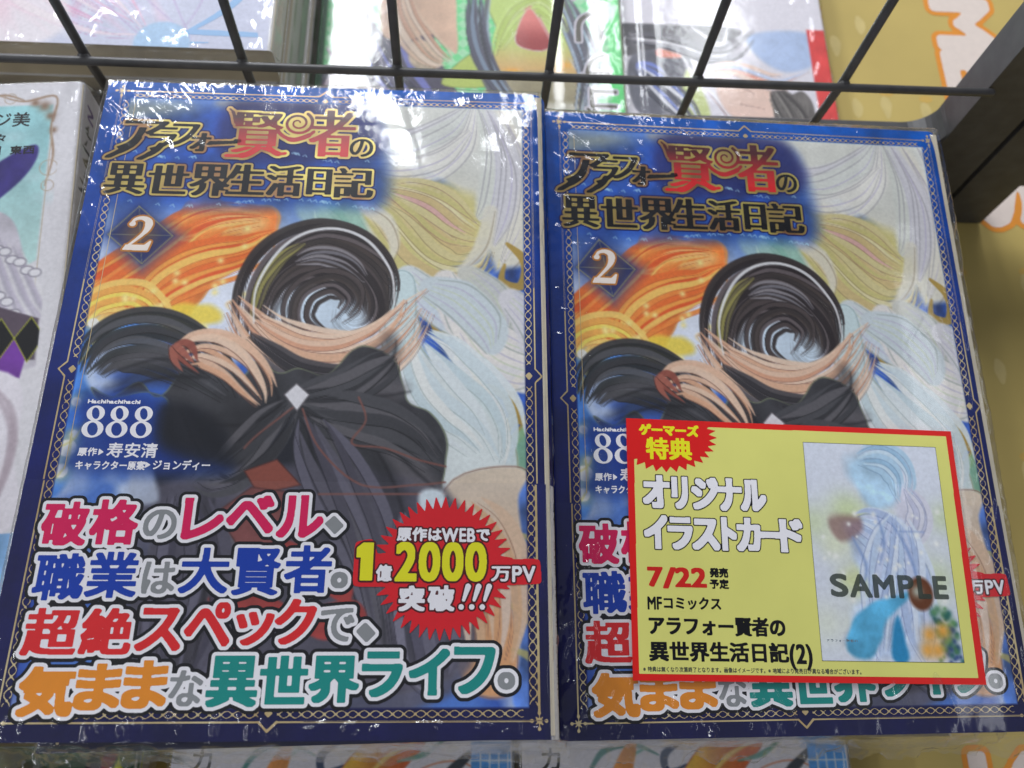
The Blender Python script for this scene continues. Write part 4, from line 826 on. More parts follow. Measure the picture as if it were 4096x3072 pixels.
spec += fan(rs, 118, 2, 127, 60, 30, 95, 22, 9, 0.34, 0.6)+fan(rs, 118, 60, 127, 180, 34, 92, 10, 12, 0.35, 0.5)+fan(rs, 30, 0, 127, 5, 30, 75, 25, 4, 0.24, 0.5)+fan(rs, 10, 60, 115, 98, 8, 20, 50, 12, 0.1, 0.5)
make_film('shrink_wrap', 128.5, 182, TH, spec, swellR, book1, drop=9, seed=57, flare=0.38, flare_foot=0.6)
f0 = make_film('shrink_wrap', 127.5, 182, TH, fan(rs, 0, 150, 127, 182, 30, 90, 30, 6, 0.3, 0.5), lambda U, V: 0*U, low[0], drop=9, res=1.0, seed=71, flare=0.25, flare_foot=0.3)
for c in low[1:]:
    g = f0.copy(); COL.objects.link(g); g.parent = c

# ------------------------------------------------------------------ promotion card on the right pile
card = empty('promotion_card', (0, 0, 0)); tag(card, 'yellow promotion card with red border, lying on the right comic', 'card')
CW, CH = 97.0, 68.3
cp = lambda u, v: (np.asarray(u)-CW/2, CH/2-np.asarray(v), 0.0*np.asarray(u)+0.30)
v_, f_ = box_vf(-CW/2, CW/2, -CH/2, CH/2, 0, 0.30); mesh_obj('card_sheet', v_, f_, plain('card_red_ink', (0.89, 0.15, 0.14), 0.35, var=0.04), card)
ms = Mask(0, 0, CW, CH, 0.1); ms.poly([(2.0, 1.7), (95.3, 1.5), (94.9, 66.7), (1.6, 66.7)])
print_layer('yellow_field', ms, 0.0, cp, 0.03, plain('pale_yellow_ink', (0.90, 0.89, 0.50), 0.4, var=0.08, scale=45), card, R=0.2)
ms = Mask(0, 0, 30, 18, 0.08); pts = []
for k in range(64):
    an = 2*math.pi*k/64; r = 1.0 if k % 2 == 0 else 0.84; pts.append((11.0+15.2*r*math.cos(an), 4.6+10.2*r*math.sin(an)))
ms.poly(pts); ms.m[:2] = False; ms.m[:, :2] = False
print_layer('corner_burst', ms, 0.0, cp, 0.06, plain('burst_red_ink', (0.88, 0.13, 0.13), 0.4, var=0.04), card, R=0.2)
ms = Mask(0, 0, 30, 18, 0.07); ms.line('ゲーマーズ', 3.6, 1.4, 4.6, 20.8); ms.glyph('特', (5.6, 5.3, 11.7, 11.1)); ms.glyph('典', (12.2, 5.3, 18.4, 11.1)); ms.fat(0.2, 0.14); F = ms.sdf(0.5)
print_layer('burst_lettering', ms, 0.04, cp, 0.09, plain('card_yellow_lettering_ink', (0.95, 0.93, 0.15), 0.4), card, F=F)
ms = Mask(2, 13, 52, 38, 0.09); ms2 = ms
for k, ch in enumerate('オリジナル'): ms.glyph(ch, [(4.6, 16.0, 11.2, 24.2), (12.8, 16.2, 16.4, 24.2), (18.4, 16.2, 25.0, 24.2), (25.6, 16.2, 31.8, 24.4), (32.4, 16.4, 38.8, 24.2)][k])
for k, ch in enumerate('イラストカード'): ms.glyph(ch, [(4.6, 26.8, 10.2, 35.0), (11.2, 27.2, 17.2, 35.0), (18.0, 27.4, 24.8, 35.0), (26.4, 26.8, 29.6, 35.0), (30.6, 26.8, 36.4, 35.0), (37.0, 30.4, 42.0, 31.4), (43.0, 26.8, 48.6, 35.0)][k])
ms.fat(0.52, 0.4); F = ms.sdf(0.6); print_layer('headline_outline', ms, 0.3, cp, 0.06, M_BLACK_INK, card, F=F); print_layer('headline_lettering', ms, 0.02, cp, 0.09, M_WHITE_INK, card, F=F)
ms = Mask(3, 38, 24, 47, 0.08); 
for ch, bx in (('7', (5.0, 40.2, 8.6, 44.9)), ('/', (9.2, 40.2, 12.2, 45.3)), ('2', (12.6, 40.2, 16.2, 44.9)), ('2', (17.0, 40.2, 20.6, 44.9))): ms.glyph(ch, bx)
ms.fat(0.3, 0.2)
print_layer('date_lettering', ms, 0.03, cp, 0.06, plain('date_red_ink', (0.84, 0.16, 0.14), 0.4), card, R=0.6)
ms = Mask(2, 39, 52, 67.5, 0.06); ms.line('発売', 21.9, 39.9, 42.4, 27.1); ms.line('予定', 21.7, 42.8, 45.3, 27.1); ms.line('MFコミックス', 4.3, 47.4, 50.8, 24.8)
print_layer('small_black_lettering', ms, 0.12, cp, 0.06, M_BLACK_INK, card, R=0.4); ms = ms.like()
ms.line('アラフォー賢者の', 4.2, 52.3, 57.2, 42.2); ms.line('異世界生活日記(2)', 4.4, 58.6, 63.6, 49.0)
ms.fat(0.2, 0.14)
print_layer('black_lettering', ms, 0.03, cp, 0.06, M_BLACK_INK, card, R=0.5)
ms = Mask(2, 64, 66, 67.2, 0.05); ms.line('※特典は無くなり次第終了となります。画像はイメージです。※地域により発売日が異なる場合がございます。', 2.7, 64.8, 66.2, 62.8)
print_layer('small_print', ms, 0.03, cp, 0.06, plain('grey_ink', (0.35, 0.36, 0.28), 0.5), card, R=0.3)
# sample picture: pale watercolour, generic
c = Canvas(40, 58, 0.25, (0.86, 0.88, 0.93)); rs = np.random.default_rng(8)
for k in range(26): c.blob(rs.uniform(0, 40), rs.uniform(16, 50), rs.uniform(3, 7), [(0.84,0.88,0.55),(0.90,0.92,0.80),(0.80,0.86,0.62)][k % 3], 0.55)
c.poly([(15, 2), (25, 3), (30, 8), (27, 15), (19, 17), (13, 10)], (0.68,0.80,0.89), soft=1.8, mot=0.3, rough=4)
c.poly([(28, 10), (34, 14), (34, 24), (28, 27)], (0.84,0.84,0.90), soft=1.4, mot=0.15, rough=3)
c.poly([(10, 22), (16, 19), (28, 19), (33, 28), (35, 38), (32, 46), (35, 58), (8, 58), (10, 46), (16, 38), (13, 30)], (0.76,0.82,0.92), soft=1.6, mot=0.3, rough=4)
ribbons(c, [(16, 4), (24, 4), (29, 9), (28, 16)], 7, 9, [(0.70,0.82,0.91),(0.62,0.76,0.87),(0.80,0.88,0.94)], (0.50,0.62,0.75), rs, 1.5)
ribbons(c, [(30, 12), (33, 18), (31, 24), (26, 27)], 5, 6, [(0.86,0.86,0.91),(0.78,0.79,0.88)], (0.58,0.60,0.72), rs, 1.4)
wl = [(0.86,0.90,0.96),(0.70,0.77,0.90),(0.80,0.84,0.94),(0.76,0.83,0.93)]
ribbons(c, [(13, 21), (20, 24), (27, 32), (33, 42)], 8, 12, wl, (0.52,0.58,0.74), rs, 1.7)
ribbons(c, [(26, 20), (24, 32), (21, 44), (17, 58)], 9, 17, wl, (0.52,0.58,0.74), rs, 1.9)
ribbons(c, [(28, 36), (30, 46), (29, 58)], 6, 9, wl, (0.55,0.60,0.76), rs, 1.6)
c.poly([(6, 21), (13, 19), (15, 23), (8, 26)], (0.55,0.40,0.40), soft=1.2, alpha=0.7, rough=3)
c.poly([(9, 49), (17, 42), (25, 39), (20, 46), (14, 58), (7, 58)], (0.36,0.68,0.84), soft=0.8, mot=0.3, rough=3); c.poly([(22, 46), (25, 58), (20, 58)], (0.20,0.55,0.75), soft=0.8, rough=2)
for r in ([(20, 20), (21, 27), (19, 33)], [(24, 22), (28, 30), (30, 40)], [(26, 24), (33, 24)], [(12, 26), (15, 33), (14, 38)]): c.stroke(r, [0.3, 1.1, 0.3], (0.50,0.60,0.80), 0.7, 0.4)
c.disc(30, 40.5, 3.6, (0.42,0.25,0.17), soft=0.5, rv=4.4); c.blob(29, 40, 1.6, (0.75,0.80,0.75), 0.8)
for k in range(60): c.blob(rs.uniform(33, 40), rs.uniform(44, 58), rs.uniform(0.4, 1.2), [(0.12,0.36,0.36),(0.30,0.50,0.35),(0.18,0.28,0.50),(0.40,0.60,0.40)][k % 4], 0.8)
for (u, v) in ((31, 51), (33, 55), (35, 50), (30, 55)): c.blob(u, v, 2.2, (0.93,0.66,0.28), 0.9)
for k in range(30): c.blob(rs.uniform(1, 39), rs.uniform(18, 45), rs.uniform(0.3, 0.9), (0.97,0.97,0.95), 0.8)
c.sheet('sample_picture', lambda u, v: cp(np.asarray(u)+51.5, np.asarray(v)+4.9), 0.06, M_ART_MATT, card)
ms = Mask(50, 3, 93, 65, 0.08); ms.stroke([(51.5, 4.9), (91.5, 4.9), (91.5, 62.9), (51.5, 62.9), (51.5, 4.9)], 0.18)
print_layer('picture_outline', ms, 0.0, cp, 0.09, M_BLACK_INK, card, R=0.2)
m, nt, b = material('translucent_grey_ink'); b.inputs['Base Color'].default_value = L4((0.22, 0.27, 0.24)); b.inputs['Roughness'].default_value = 0.5; b.inputs['Alpha'].default_value = 0.72
ms = Mask(54, 38, 92, 49, 0.08)
for k, ch in enumerate('SAMPLE'): ms.glyph(ch, [(55.9, 40.9, 60.4, 46.4), (61.4, 40.9, 67.2, 46.4), (68.2, 40.9, 73.8, 46.4), (75.4, 40.9, 79.4, 46.4), (81.0, 40.9, 84.2, 46.4), (85.6, 40.9, 89.2, 46.4)][k])
print_layer('sample_lettering', ms, 0.3, cp, 0.12, m, card, R=0.8)
ms = Mask(51, 55, 70, 63, 0.06); ms.line('アラフォー賢者の', 53, 57.4, 58.2, 62); print_layer('picture_small_print', ms, 0.02, cp, 0.09, plain('slate_ink', (0.45, 0.50, 0.55), 0.5), card, R=0.3)
# card rests on the film of the right book: card centre in the book's own frame
cm_ = book1.matrix_world @ (Matrix.Translation(Vector((18.6+48.5-63.5+0.2, 91.0-134.6, TH+1.1))*MM) @ RZ(-0.024) @ Matrix.Diagonal((0.982, 1.012, 1, 1)))
card.matrix_world = cm_

# ------------------------------------------------------------------ table with its printed yellow sheet
tb = empty('table', (0, 0, -100)); tb['kind'] = 'structure'
m_y = plain('yellow_printed_sheet', (0.78, 0.69, 0.41), 0.55, var=0.14, scale=18)
v_, f_ = box_vf(-700, 700, -420, 900, -18, 0); mesh_obj('yellow_sheet', v_, f_, m_y, tb)
tp = lambda u, v: (np.asarray(u), np.asarray(v))
M_ORANGE = plain('orange_print', (0.90, 0.58, 0.22), 0.5); M_PALE = plain('pale_print', (0.90, 0.84, 0.80), 0.5, var=0.06)
def word_cw(ms, word, x0, x1, ystart, pitch, size):
    """letters reading towards -y, tops to +x"""
    for k, ch in enumerate(word):
        yb = ystart-k*pitch; co, T = GLY[ch]; mn = co.min(0); sz = co.max(0)-mn; q = (co-mn)/sz
        P = np.stack([x0+q[:, 1]*(x1-x0), yb-q[:, 0]*size], 1); ms.tris(P, T)
ms = Mask(100, 130, 290, 410, 0.5)
word_cw(ms, 'GAMERS', 224, 249, 384, 32, 27); word_cw(ms, 'GAMERS', 141, 163, 314, 32, 27)
F = ms.sdf(6); print_layer('orange_lettering_border', ms, 4.6, tp, 0.10, M_ORANGE, tb, F=F); print_layer('white_lettering', ms, 2.2, tp, 0.16, M_PALE, tb, F=F)
ms = Mask(130, -90, 260, 20, 0.5); co, T = GLY['R']
for k, ch in enumerate('RS'): ms.glyph(ch, (176+k*36, -36, 200+k*36, -14))
F = ms.sdf(4.5); print_layer('orange_lettering_border', ms, 3.0, lambda u, v: (np.asarray(u), np.asarray(v)), 0.10, M_ORANGE, tb, F=-F*0+F); print_layer('white_lettering', ms, 1.0, tp, 0.16, M_PALE, tb, F=F)
ms = Mask(90, -60, 330, 420, 0.6); r_ = np.random.default_rng(12); ms2 = ms.like()
for row in range(11):
    for k in range(14):
        x = 100+k*14.5+(row % 2)*6; y = -40+row*42+4*math.sin(k*1.3)
        if 216 < x < 256 and 190 < y < 400: continue
        if 136 < x < 168 and 120 < y < 320: continue
        if 168 < x < 240 and -50 < y < 0: continue
        
        if r_.random() < 0.25: continue
        x += r_.normal()*2; y += r_.normal()*3; ms.poly(spline([(x, y-5-r_.random()*3), (x+2.2+r_.random(), y), (x+1.5, y+4), (x-1.2, y+5+r_.random()*2), (x-2.6, y+1), (x-1.8, y-3)], 4, True))
        if r_.random() < 0.5: ms2.ellipse(x+1, y+7, 3.5, 2.0)
print_layer('pale_pattern', ms, 0.0, tp, 0.05, plain('pale_pattern_print', (0.83, 0.75, 0.50), 0.55, var=0.14, scale=90), tb, R=0.6)
print_layer('peach_pattern', ms2, 0.0, tp, 0.04, plain('peach_pattern_print', (0.82, 0.68, 0.36), 0.55, var=0.1, scale=200), tb, R=0.6)

# ------------------------------------------------------------------ wire rack panels
def wire_panel(label, xa, xb, post_x, far_post):
    root = empty('wire_rack', ((xa+xb)/2, 203, -100)); tag(root, label, 'wire rack', 'dark wire rack panels')
    ox, oy, oz = (xa+xb)/2, 203, -100
    def bx(name, x0, x1, y0, y1, z0, z1, b=0.8): return box(name, x0-ox, x1-ox, y0-oy, y1-oy, z0-oz, z1-oz, M_METAL, root, b)
    bx('post', post_x[0], post_x[1], 196.4, 210, -99.8, 150)
    bx('post', far_post[0], far_post[1], 196.4, 210, -99.8, 150)
    l, r = sorted([post_x, far_post]); bx('bottom_rail', l[1], r[0], 196.6, 209.8, -72, -50); bx('top_rail', l[1], r[0], 196.6, 209.8, 128, 150)
    # rounded inside corners where rail meets post
    for (cx, s) in ((r[0], -1), (l[1], 1)):
        V = []; F = []; n = 8; R = 11
        pr = [(cx, -50.3)]+[(cx+s*(R-R*math.sin(k*math.pi/2/n)), -50.3+R-R*math.cos(k*math.pi/2/n)) for k in range(n+1)]
        for y in (197.0, 209.4): V += [(a-ox, y-oy, b-oz) for a, b in pr]
        N = len(pr); F = [tuple(range(N)), tuple(range(2*N-1, N-1, -1))]+[(k, k+N, (k+1) % N+N, (k+1) % N) for k in range(N)]
        mesh_obj('corner_gusset', V, F, M_METAL, root)
    xs = np.arange(27.3-49.45*20, xb, 49.45); xs = [x for x in xs if l[1]+12 < x < r[0]-12]
    w0 = None
    for x in xs:
        if w0 is None:
            w0 = tube('vertical_wire', [(0, -5.7, 229), (0, -5.7, 160), (0, -5.7, 94), (0, -5.7, 86), (0, -5.2, 80), (0, -2.0, 49.5)], 1.5, M_METAL, root); w = w0
        else:
            w = w0.copy(); COL.objects.link(w); w.parent = root
        w.location = ((x-ox)*MM, 0, 0)
    h0 = None
    for z in (-15, 35, 85):
        if h0 is None: h0 = tube('horizontal_wire', [(l[1]-12-ox, -8.4, 0), ((l[1]+r[0])/2-ox, -8.5, 0), (r[0]+1.0-ox, -8.4, 0)], 1.4, M_METAL, root); h = h0
        else: h = h0.copy(); COL.objects.link(h); h.parent = root
        h.location = (0, 0, (z-oz)*MM)
    wd = None
    for x in xs:
        for z in (-15, 35, 85):
            if wd is None:
                V = []; F = []
                for i in range(5):
                    for k in range(8): an = 2*math.pi*k/8; r_ = math.sin((i+0.5)*math.pi/5); V.append((2.0*r_*math.cos(an), 1.5*math.cos((i+0.5)*math.pi/5), 1.9*r_*math.sin(an)))
                for i in range(4):
                    for k in range(8): F.append((i*8+k, i*8+(k+1) % 8, (i+1)*8+(k+1) % 8, (i+1)*8+k))
                wd = mesh_obj('weld', V, F, M_METAL, root, smooth=True); w = wd
            else: w = wd.copy(); COL.objects.link(w); w.parent = root
            w.location = Vector((x-ox, -7.1, z-oz))*MM
    return root
wire_panel('dark wire rack standing behind the blue comics, crossing the picture', -420, 198, (176, 198), (-420, -398))
wire_panel('neighbouring dark wire rack, its post against the main rack at right', 200.5, 560, (200.5, 222), (538, 560))

# ------------------------------------------------------------------ other books
def book(name, label, cat, group, W, H, T, canvas, corner, rotz=0.0, r=1.6, spine_right=True, spine_c=(0.85, 0.84, 0.84), edge_mat=None, mat=None, tilt=(0, 0), vs=1.0):
    """corner: world position (mm) of the near left corner of the front cover; pictures are drawn as seen in the scene"""
    rot = RZ(rotz) @ RX(tilt[0]) @ RY(tilt[1])
    c0 = Vector(corner)+rot @ Vector((W/2, H/2, -T))
    root = empty(name, c0, rot); tag(root, label, cat, group)
    side = T-2*r; q = r*math.pi/2
    def place(u, v):
        u = np.asarray(u, float); v = np.asarray(v, float)*vs; s = (u-W) if spine_right else -u
        x = np.where(s < 0, np.abs(u) if spine_right else W-u, W+r*np.sin(np.clip(s, 0, q)/r)); z = T-r*(1-np.cos(np.clip(s, 0, q)/r))-np.clip(s-q, 0, side)
        if not spine_right: x = W-x
        return x-W/2, H/2-v, z
    canvas.sheet('cover', place, 0.0, mat or M_ART, root)
    x1 = W/2+r*0.8 if spine_right else W/2-0.6; x0 = -W/2+0.6 if spine_right else -W/2-r*0.8
    v_, f_ = box_vf(x0, x1, -H/2+0.8, H/2-0.8, 0.35, T-0.3); mesh_obj('page_block', v_, f_, edge_mat or M_PAGES, root)
    v_, f_ = box_vf(-W/2, W/2, -H/2, H/2, 0, 0.3); mesh_obj('back_cover', v_, f_, M_WHITEP, root)
    return root, place
def film_on(root, W, H, T, seed, n=30, drop=7, swell=None, h=0.3, flare=0.3):
    r2 = np.random.default_rng(seed)
    sp = fan(r2, 0, 0, W, 8, n, 80, 30, 8, h, 0.6)+fan(r2, 0, H-14, W, H, n, 80, 30, 9, h, 0.6)+fan(r2, W-8, 0, W, H, n, 90, 15, 12, h, 0.6)
    return make_film('shrink_wrap', W, H, T, sp, swell or (lambda U, V: 0*U), root, drop=drop, res=0.9, seed=seed, flare=flare, x0=-W/2, y1=H/2)

# -- white book at the left edge, beside the left pile
W_, H_ = 128, 182
c = Canvas(143, 173.3, 0.35, (0.87, 0.86, 0.88))
c.poly([(60, 8), (121, 8), (121, 60), (112, 66), (60, 70)], (0.60, 0.80, 0.82), soft=0.5, closed_spline=False, mot=0.12, col2=(0.70, 0.83, 0.82), grad=(90, 10, 90, 60))
for k in range(14): c.blob(70+k*4, 18+(k*7 % 23), 4, (0.78, 0.88, 0.90), 0.4, 2)
for P_ in ([(104, 4), (112, 6.5), (121.5, 5), (121.5, 14)], [(122, 8), (121, 16), (122.5, 26), (121, 36)], [(100, 5.5), (106, 4), (112, 6)]): c.stroke(P_, [0.3, 0.9, 0.4], (0.66, 0.55, 0.46), 0.9, 0.2)
for (u, v, rr) in ((118.5, 8.5, 1.8), (120.5, 12, 1.4), (115.5, 7.2, 1.3), (121.8, 17, 1.1)): c.blob(u, v, rr, (0.55, 0.42, 0.33), 0.9)
t_ = np.linspace(0, 2*math.pi, 20)
for (u, v, rr) in ((121.6, 30, 2.6), (121.8, 36, 1.8), (108, 5.4, 1.8)): c.stroke(np.stack([u+rr*np.cos(t_), v+rr*np.sin(t_)], 1), 0.3, (0.72, 0.64, 0.56), 0.8, 0.15)
c.stroke([(121.4, 16), (121.4, 70)], 0.35, (0.76, 0.70, 0.62), 0.8, 0.15, False)
c.poly([(60, 66), (100, 46), (112, 46), (118, 60), (124, 76), (124, 92), (60, 96)], (0.80, 0.78, 0.82), soft=0.5, mot=0.12)
for k in range(16): c.stroke([(96+k*1.4, 44+k*0.9), (102+k*1.6, 60+k), (108+k*1.5, 78)], [0.3, 1.6, 0.4], [(0.88, 0.87, 0.88), (0.68, 0.66, 0.72), (0.76, 0.73, 0.80)][k % 3], 0.7, 0.4)
for (a, b) in (((103, 50), (121, 64)), ((100, 56), (119, 78))):
    for k in range(9):
        t = k/8; u = a[0]+(b[0]-a[0])*t; v = a[1]+(b[1]-a[1])*t; c.disc(u, v+(k % 2)*0.9, 1.9, (0.50, 0.48, 0.54), soft=0.25, rv=1.4); c.disc(u, v+(k % 2)*0.9, 1.6, (0.90, 0.89, 0.91), soft=0.25, rv=1.1)
c.poly([(92, 44), (104, 30), (116, 22), (118, 26), (114, 34), (104, 44), (94, 52)], (0.24, 0.20, 0.50), soft=0.5, mot=0.25)
c.poly([(60, 76), (100, 76), (110, 73), (118, 76), (123.5, 78), (123.5, 90), (60, 90)], (0.36, 0.31, 0.36), soft=0.4, closed_spline=False)
c.poly([(60, 84), (122, 84), (120, 95), (104, 91), (60, 92)], (0.46, 0.24, 0.62), soft=0.4, closed_spline=False, mot=0.15)
for k in range(8):
    u = 121.5-k*8.2; c.poly([(u, 77.5), (u+4.1, 83.5), (u, 90.5), (u-4.1, 83.5)], (0.08, 0.08, 0.09), soft=0.2, closed_spline=False, edge=(0.72, 0.74, 0.22))
c.poly([(60, 92), (104, 91.5), (120, 96), (121, 115), (118, 138), (60, 150)], (0.90, 0.88, 0.91), soft=0.6)
c.poly([(60, 93), (104, 93), (102, 108), (60, 112)], (0.45, 0.52, 0.14), soft=0.4, closed_spline=False)
for k in range(12): c.stroke([(80+k*2.2, 92), (78+k*2.2, 112)], 0.6, (0.16, 0.22, 0.10) if k % 2 else (0.74, 0.78, 0.20), 0.8, 0.15, False)
for P_ in ([(108, 93), (119, 104), (119, 122), (110, 140)], [(112, 96), (120, 112), (114, 140)], [(104, 110), (112, 126), (108, 150)]): c.stroke(P_, [0.4, 2.4, 0.6], (0.70, 0.64, 0.68), 0.7, 0.5)
for P_ in ([(60, 118), (100, 116), (110, 132)],): c.stroke(P_, 0.3, (0.5, 0.42, 0.5), 0.8)
c.poly([(60, 136), (124, 136), (124, 182), (60, 182)], (0.56, 0.74, 0.93), soft=0.3, closed_spline=False, mot=0.2)
c.poly([(124, 0), (143, 0), (143, 182), (124, 182)], (0.87, 0.86, 0.88), soft=0.3, closed_spline=False)
rk = np.random.default_rng(6)
for (v, q_) in ((13, 0), (18, 1), (23.5, 2), (29, 0), (34, 1), (41, 2), (48, 0), (56, 1)):
    u = 135; K = [(0.20, 0.18, 0.14), (0.10, 0.10, 0.10), (0.34, 0.30, 0.12)][q_]
    for j in range(3):
        a_ = rk.uniform(0, 3.14); o_ = np.array([u+rk.uniform(-1.6, 1.6), v+rk.uniform(0, 3.2)]); d_ = np.array([math.cos(a_)*2.2, math.sin(a_)*1.2]); c.stroke([o_-d_, o_+(0.2, 0.4), o_+d_], [0.3, rk.uniform(0.7, 1.2), 0.3], K, 0.9, 0.2)
c.stroke([(133, 6), (137, 7), (133.5, 9.5), (137.5, 10)], [0.8, 1.2, 0.6, 1.0], (0.35, 0.22, 0.48), 0.95, 0.2)
for (v, rr) in ((73, 1.3), (86, 1.5), (92, 1.1)): c.blob(131.5, v, rr, (0.90, 0.66, 0.25), 0.9)
wb_, wp_ = book('comic_book', 'topmost white comic book at the left edge, teal and purple cover', 'comic book', None, 128, 182, 15, c, (-121.5-128*math.cos(0.085)+182*math.sin(0.085), 187.5-182*math.cos(0.085)-128*math.sin(0.085), -16.5), 0.085, vs=182/173.3)
ms = Mask(90, 6, 124, 28, 0.08)
ms.line('ジ美', 103.5, 10.2, 15.6, 114.6); ms.line('柿々', 101.0, 17.6, 20.6, 108.4); ms.line('［案］東西'[1:], 102.0, 22.0, 25.2, 117.0)
print_layer('author_lettering', ms, 0.08, wp_, 0.03, M_BLACK_INK, wb_, R=0.3)
film_on(wb_, 129, 182, 15, 91, 24, drop=9, h=0.25)
stack_white = []
for k in range(4):
    cc = copy_tree(wb_); cc['label'] = ['white comic book directly under the leftmost one', 'third white comic book from the top at the left edge', 'fourth white comic book from the top at the left edge', 'lowest white comic book of the pile at the left edge'][k]
    cc.matrix_world = Matrix.Translation(Vector(((-4.0-k*0.4), (0.6 if k % 2 else -0.8), -15.3*(k+1)))*MM) @ wb_.matrix_world
    cc['group'] = 'white comics piled at the left edge'
wb_['group'] = 'white comics piled at the left edge'

# -- pastel book on the tall pile behind the rack, at the top left
c = Canvas(142, 182, 0.6, (0.84, 0.85, 0.93)); r2 = np.random.default_rng(5)
for k in range(70):
    u = r2.uniform(0, 90); v = r2.uniform(120, 182); a = r2.uniform(-14, 14)
    c.stroke([(u, v-26), (u+a, v-12), (u+a*1.6+6, v)], [0.4, 3.6, 0.4], [(0.93, 0.80, 0.88), (0.94, 0.90, 0.95), (0.86, 0.82, 0.94), (0.92, 0.72, 0.82), (0.97, 0.96, 0.98)][k % 5], 0.5, 1.2)
ribbons(c, [(20, 110), (36, 140), (58, 160), (86, 176)], 12, 30, [(0.93, 0.76, 0.86), (0.88, 0.84, 0.94), (0.95, 0.88, 0.92), (0.90, 0.66, 0.80)], (0.78, 0.58, 0.74), r2, 2.6)
for P_ in ([(70, 120), (76, 150), (96, 172)], [(84, 130), (92, 156), (102, 178)], [(60, 140), (72, 164), (88, 180)], [(96, 140), (104, 158), (98, 176)]): c.stroke(P_, [0.3, 0.7, 0.3], (0.78, 0.70, 0.86), 0.7, 0.3)
c.poly([(30, 160), (50, 150), (60, 170), (52, 182), (30, 182)], (0.98, 0.94, 0.95), soft=2, alpha=0.8)
c.blob(28, 168, 10, (0.95, 0.72, 0.80), 0.6)
c.disc(92.5, 180.5, 9.5, (0.72, 0.84, 0.96), soft=0.4)
c.poly([(128, 0), (142, 0), (142, 182), (128, 182)], (0.88, 0.87, 0.86), soft=0.3, closed_spline=False)
pb, pp = book('comic_book', 'pale pink and white comic book with a light blue 2', 'comic book', 'comics lying beyond the wire rack', 128, 182, 17, c, (-196, 213.5, -29))
ms = Mask(96, 140, 126, 182, 0.15); t2 = spline([(101, 155), (104, 150), (111, 149), (117, 153), (116, 160), (109, 168), (100, 175.5)], 5)
ms.stroke(t2, np.interp(np.linspace(0, 1, len(t2)), [0, .3, .6, 1], [1, 1.6, 3.2, 1.4])); ms.poly([(99, 176.4), (100.5, 174.0), (124, 174.4), (124.5, 176.6)])
ms.stroke([(102, 179.8), (108, 179.6)], [0.9, 0.4])
print_layer('volume_number', ms, 0.0, pp, 0.05, plain('light_blue_ink', (0.62, 0.78, 0.95), 0.45), pb, R=0.4)
film_on(pb, 129, 182, 17, 101, 30, drop=6, h=0.35)
cols = [(0.80, 0.80, 0.78), (0.78, 0.84, 0.76), (0.86, 0.85, 0.84)]
for k in range(3):
    c2 = Canvas(144, 182, 2.0, cols[k]); 
    for q_ in range(7): c2.stroke([(134, q_*26+4), (134, q_*26+20)], 3.0, [(0.55, 0.62, 0.50), (0.60, 0.58, 0.58), (0.50, 0.70, 0.52)][k], 0.6, 0.8, False)
    b_, _p = book('comic_book', ['grey spined comic book second from the top of the tall pile at the top left', 'green tinted comic book third in the tall pile at the top left', 'lowest comic book of the tall pile at the top left'][k], 'comic book', 'comics lying beyond the wire rack', 128, 182, 17.2, c2, (-196+[1.0, -0.6, 1.2][k], 213.5+[1.0, 2.0, 0.3][k], -29-17.7*(k+1)))
    film_on(b_, 129, 182, 17.2, 110+k, 14, drop=5, h=0.2, flare=0.1)

# -- green book beyond the rack
c = Canvas(142, 182, 0.5, (0.55, 0.90, 0.62)); U, V = np.meshgrid(np.arange(c.nx)*c.p, np.arange(c.ny)*c.p)
chk = (np.sin((U+V)*0.62)*np.sin((U-V)*0.62) > 0)[..., None]; c.c = np.where(chk, (0.50, 0.88, 0.60), (0.68, 0.90, 0.72))*1.0
Y = lambda y: 182-(y-220.0)          # distance down the sheet from world y
X = lambda x: x+62.0
def Q(*p): return [(X(a), Y(b)) for a, b in p]
c.poly(Q((-50, 232), (-62, 250), (-40, 262), (-28, 300), (-18, 300), (-12, 262), (0, 236), (6, 226), (-20, 222)), (0.36, 0.34, 0.42), soft=0.6, mot=0.15)
for P_ in (Q((-32, 300), (-26, 262), (-14, 240), (-8, 226)), Q((-54, 290), (-44, 262), (-30, 244)), Q((-24, 248), (-14, 232), (-4, 222))): c.stroke(P_, [1, 3.4, 1.4], (0.52, 0.54, 0.84), 0.9, 0.4)
c.poly(Q((-34, 300), (-36, 272), (-26, 268), (-16, 272), (-10, 268), (-4, 262), (-4, 276), (-8, 300)), (0.88, 0.74, 0.64), soft=0.5, mot=0.06)
c.poly(Q((-22, 268), (-12, 266), (-10, 256), (-18, 252), (-24, 258)), (0.84, 0.76, 0.66), soft=0.8, mot=0.3)
c.poly(Q((-10, 246), (2, 262), (8, 258), (10, 246)), (0.74, 0.80, 0.42), soft=0.5, edge=(0.45, 0.45, 0.25))
c.poly(Q((8, 300), (14, 272), (10, 258), (16, 244), (30, 240), (46, 246), (50, 262), (44, 286), (38, 300)), (0.78, 0.86, 0.50), soft=0.5, col2=(0.86, 0.70, 0.46), grad=(X(28), Y(275), X(28), Y(252)), edge=(0.50, 0.48, 0.30))
c.poly(Q((12, 250), (30, 254), (46, 250), (48, 236), (36, 228), (16, 228), (8, 236)), (0.62, 0.58, 0.46), soft=1.5, mot=0.15)
c.poly(Q((21, 270), (27, 290), (35, 276), (37, 268), (30, 265)), (0.70, 0.32, 0.32), soft=0.6, col2=(0.93, 0.55, 0.52), grad=(X(28), Y(268), X(28), Y(284)), edge=(0.90, 0.86, 0.86))
c.blob(X(20), Y(254), 3.5, (0.95, 0.68, 0.26), 0.9, 1.6); c.blob(X(42), Y(258), 3.5, (0.95, 0.70, 0.30), 0.9, 1.8)
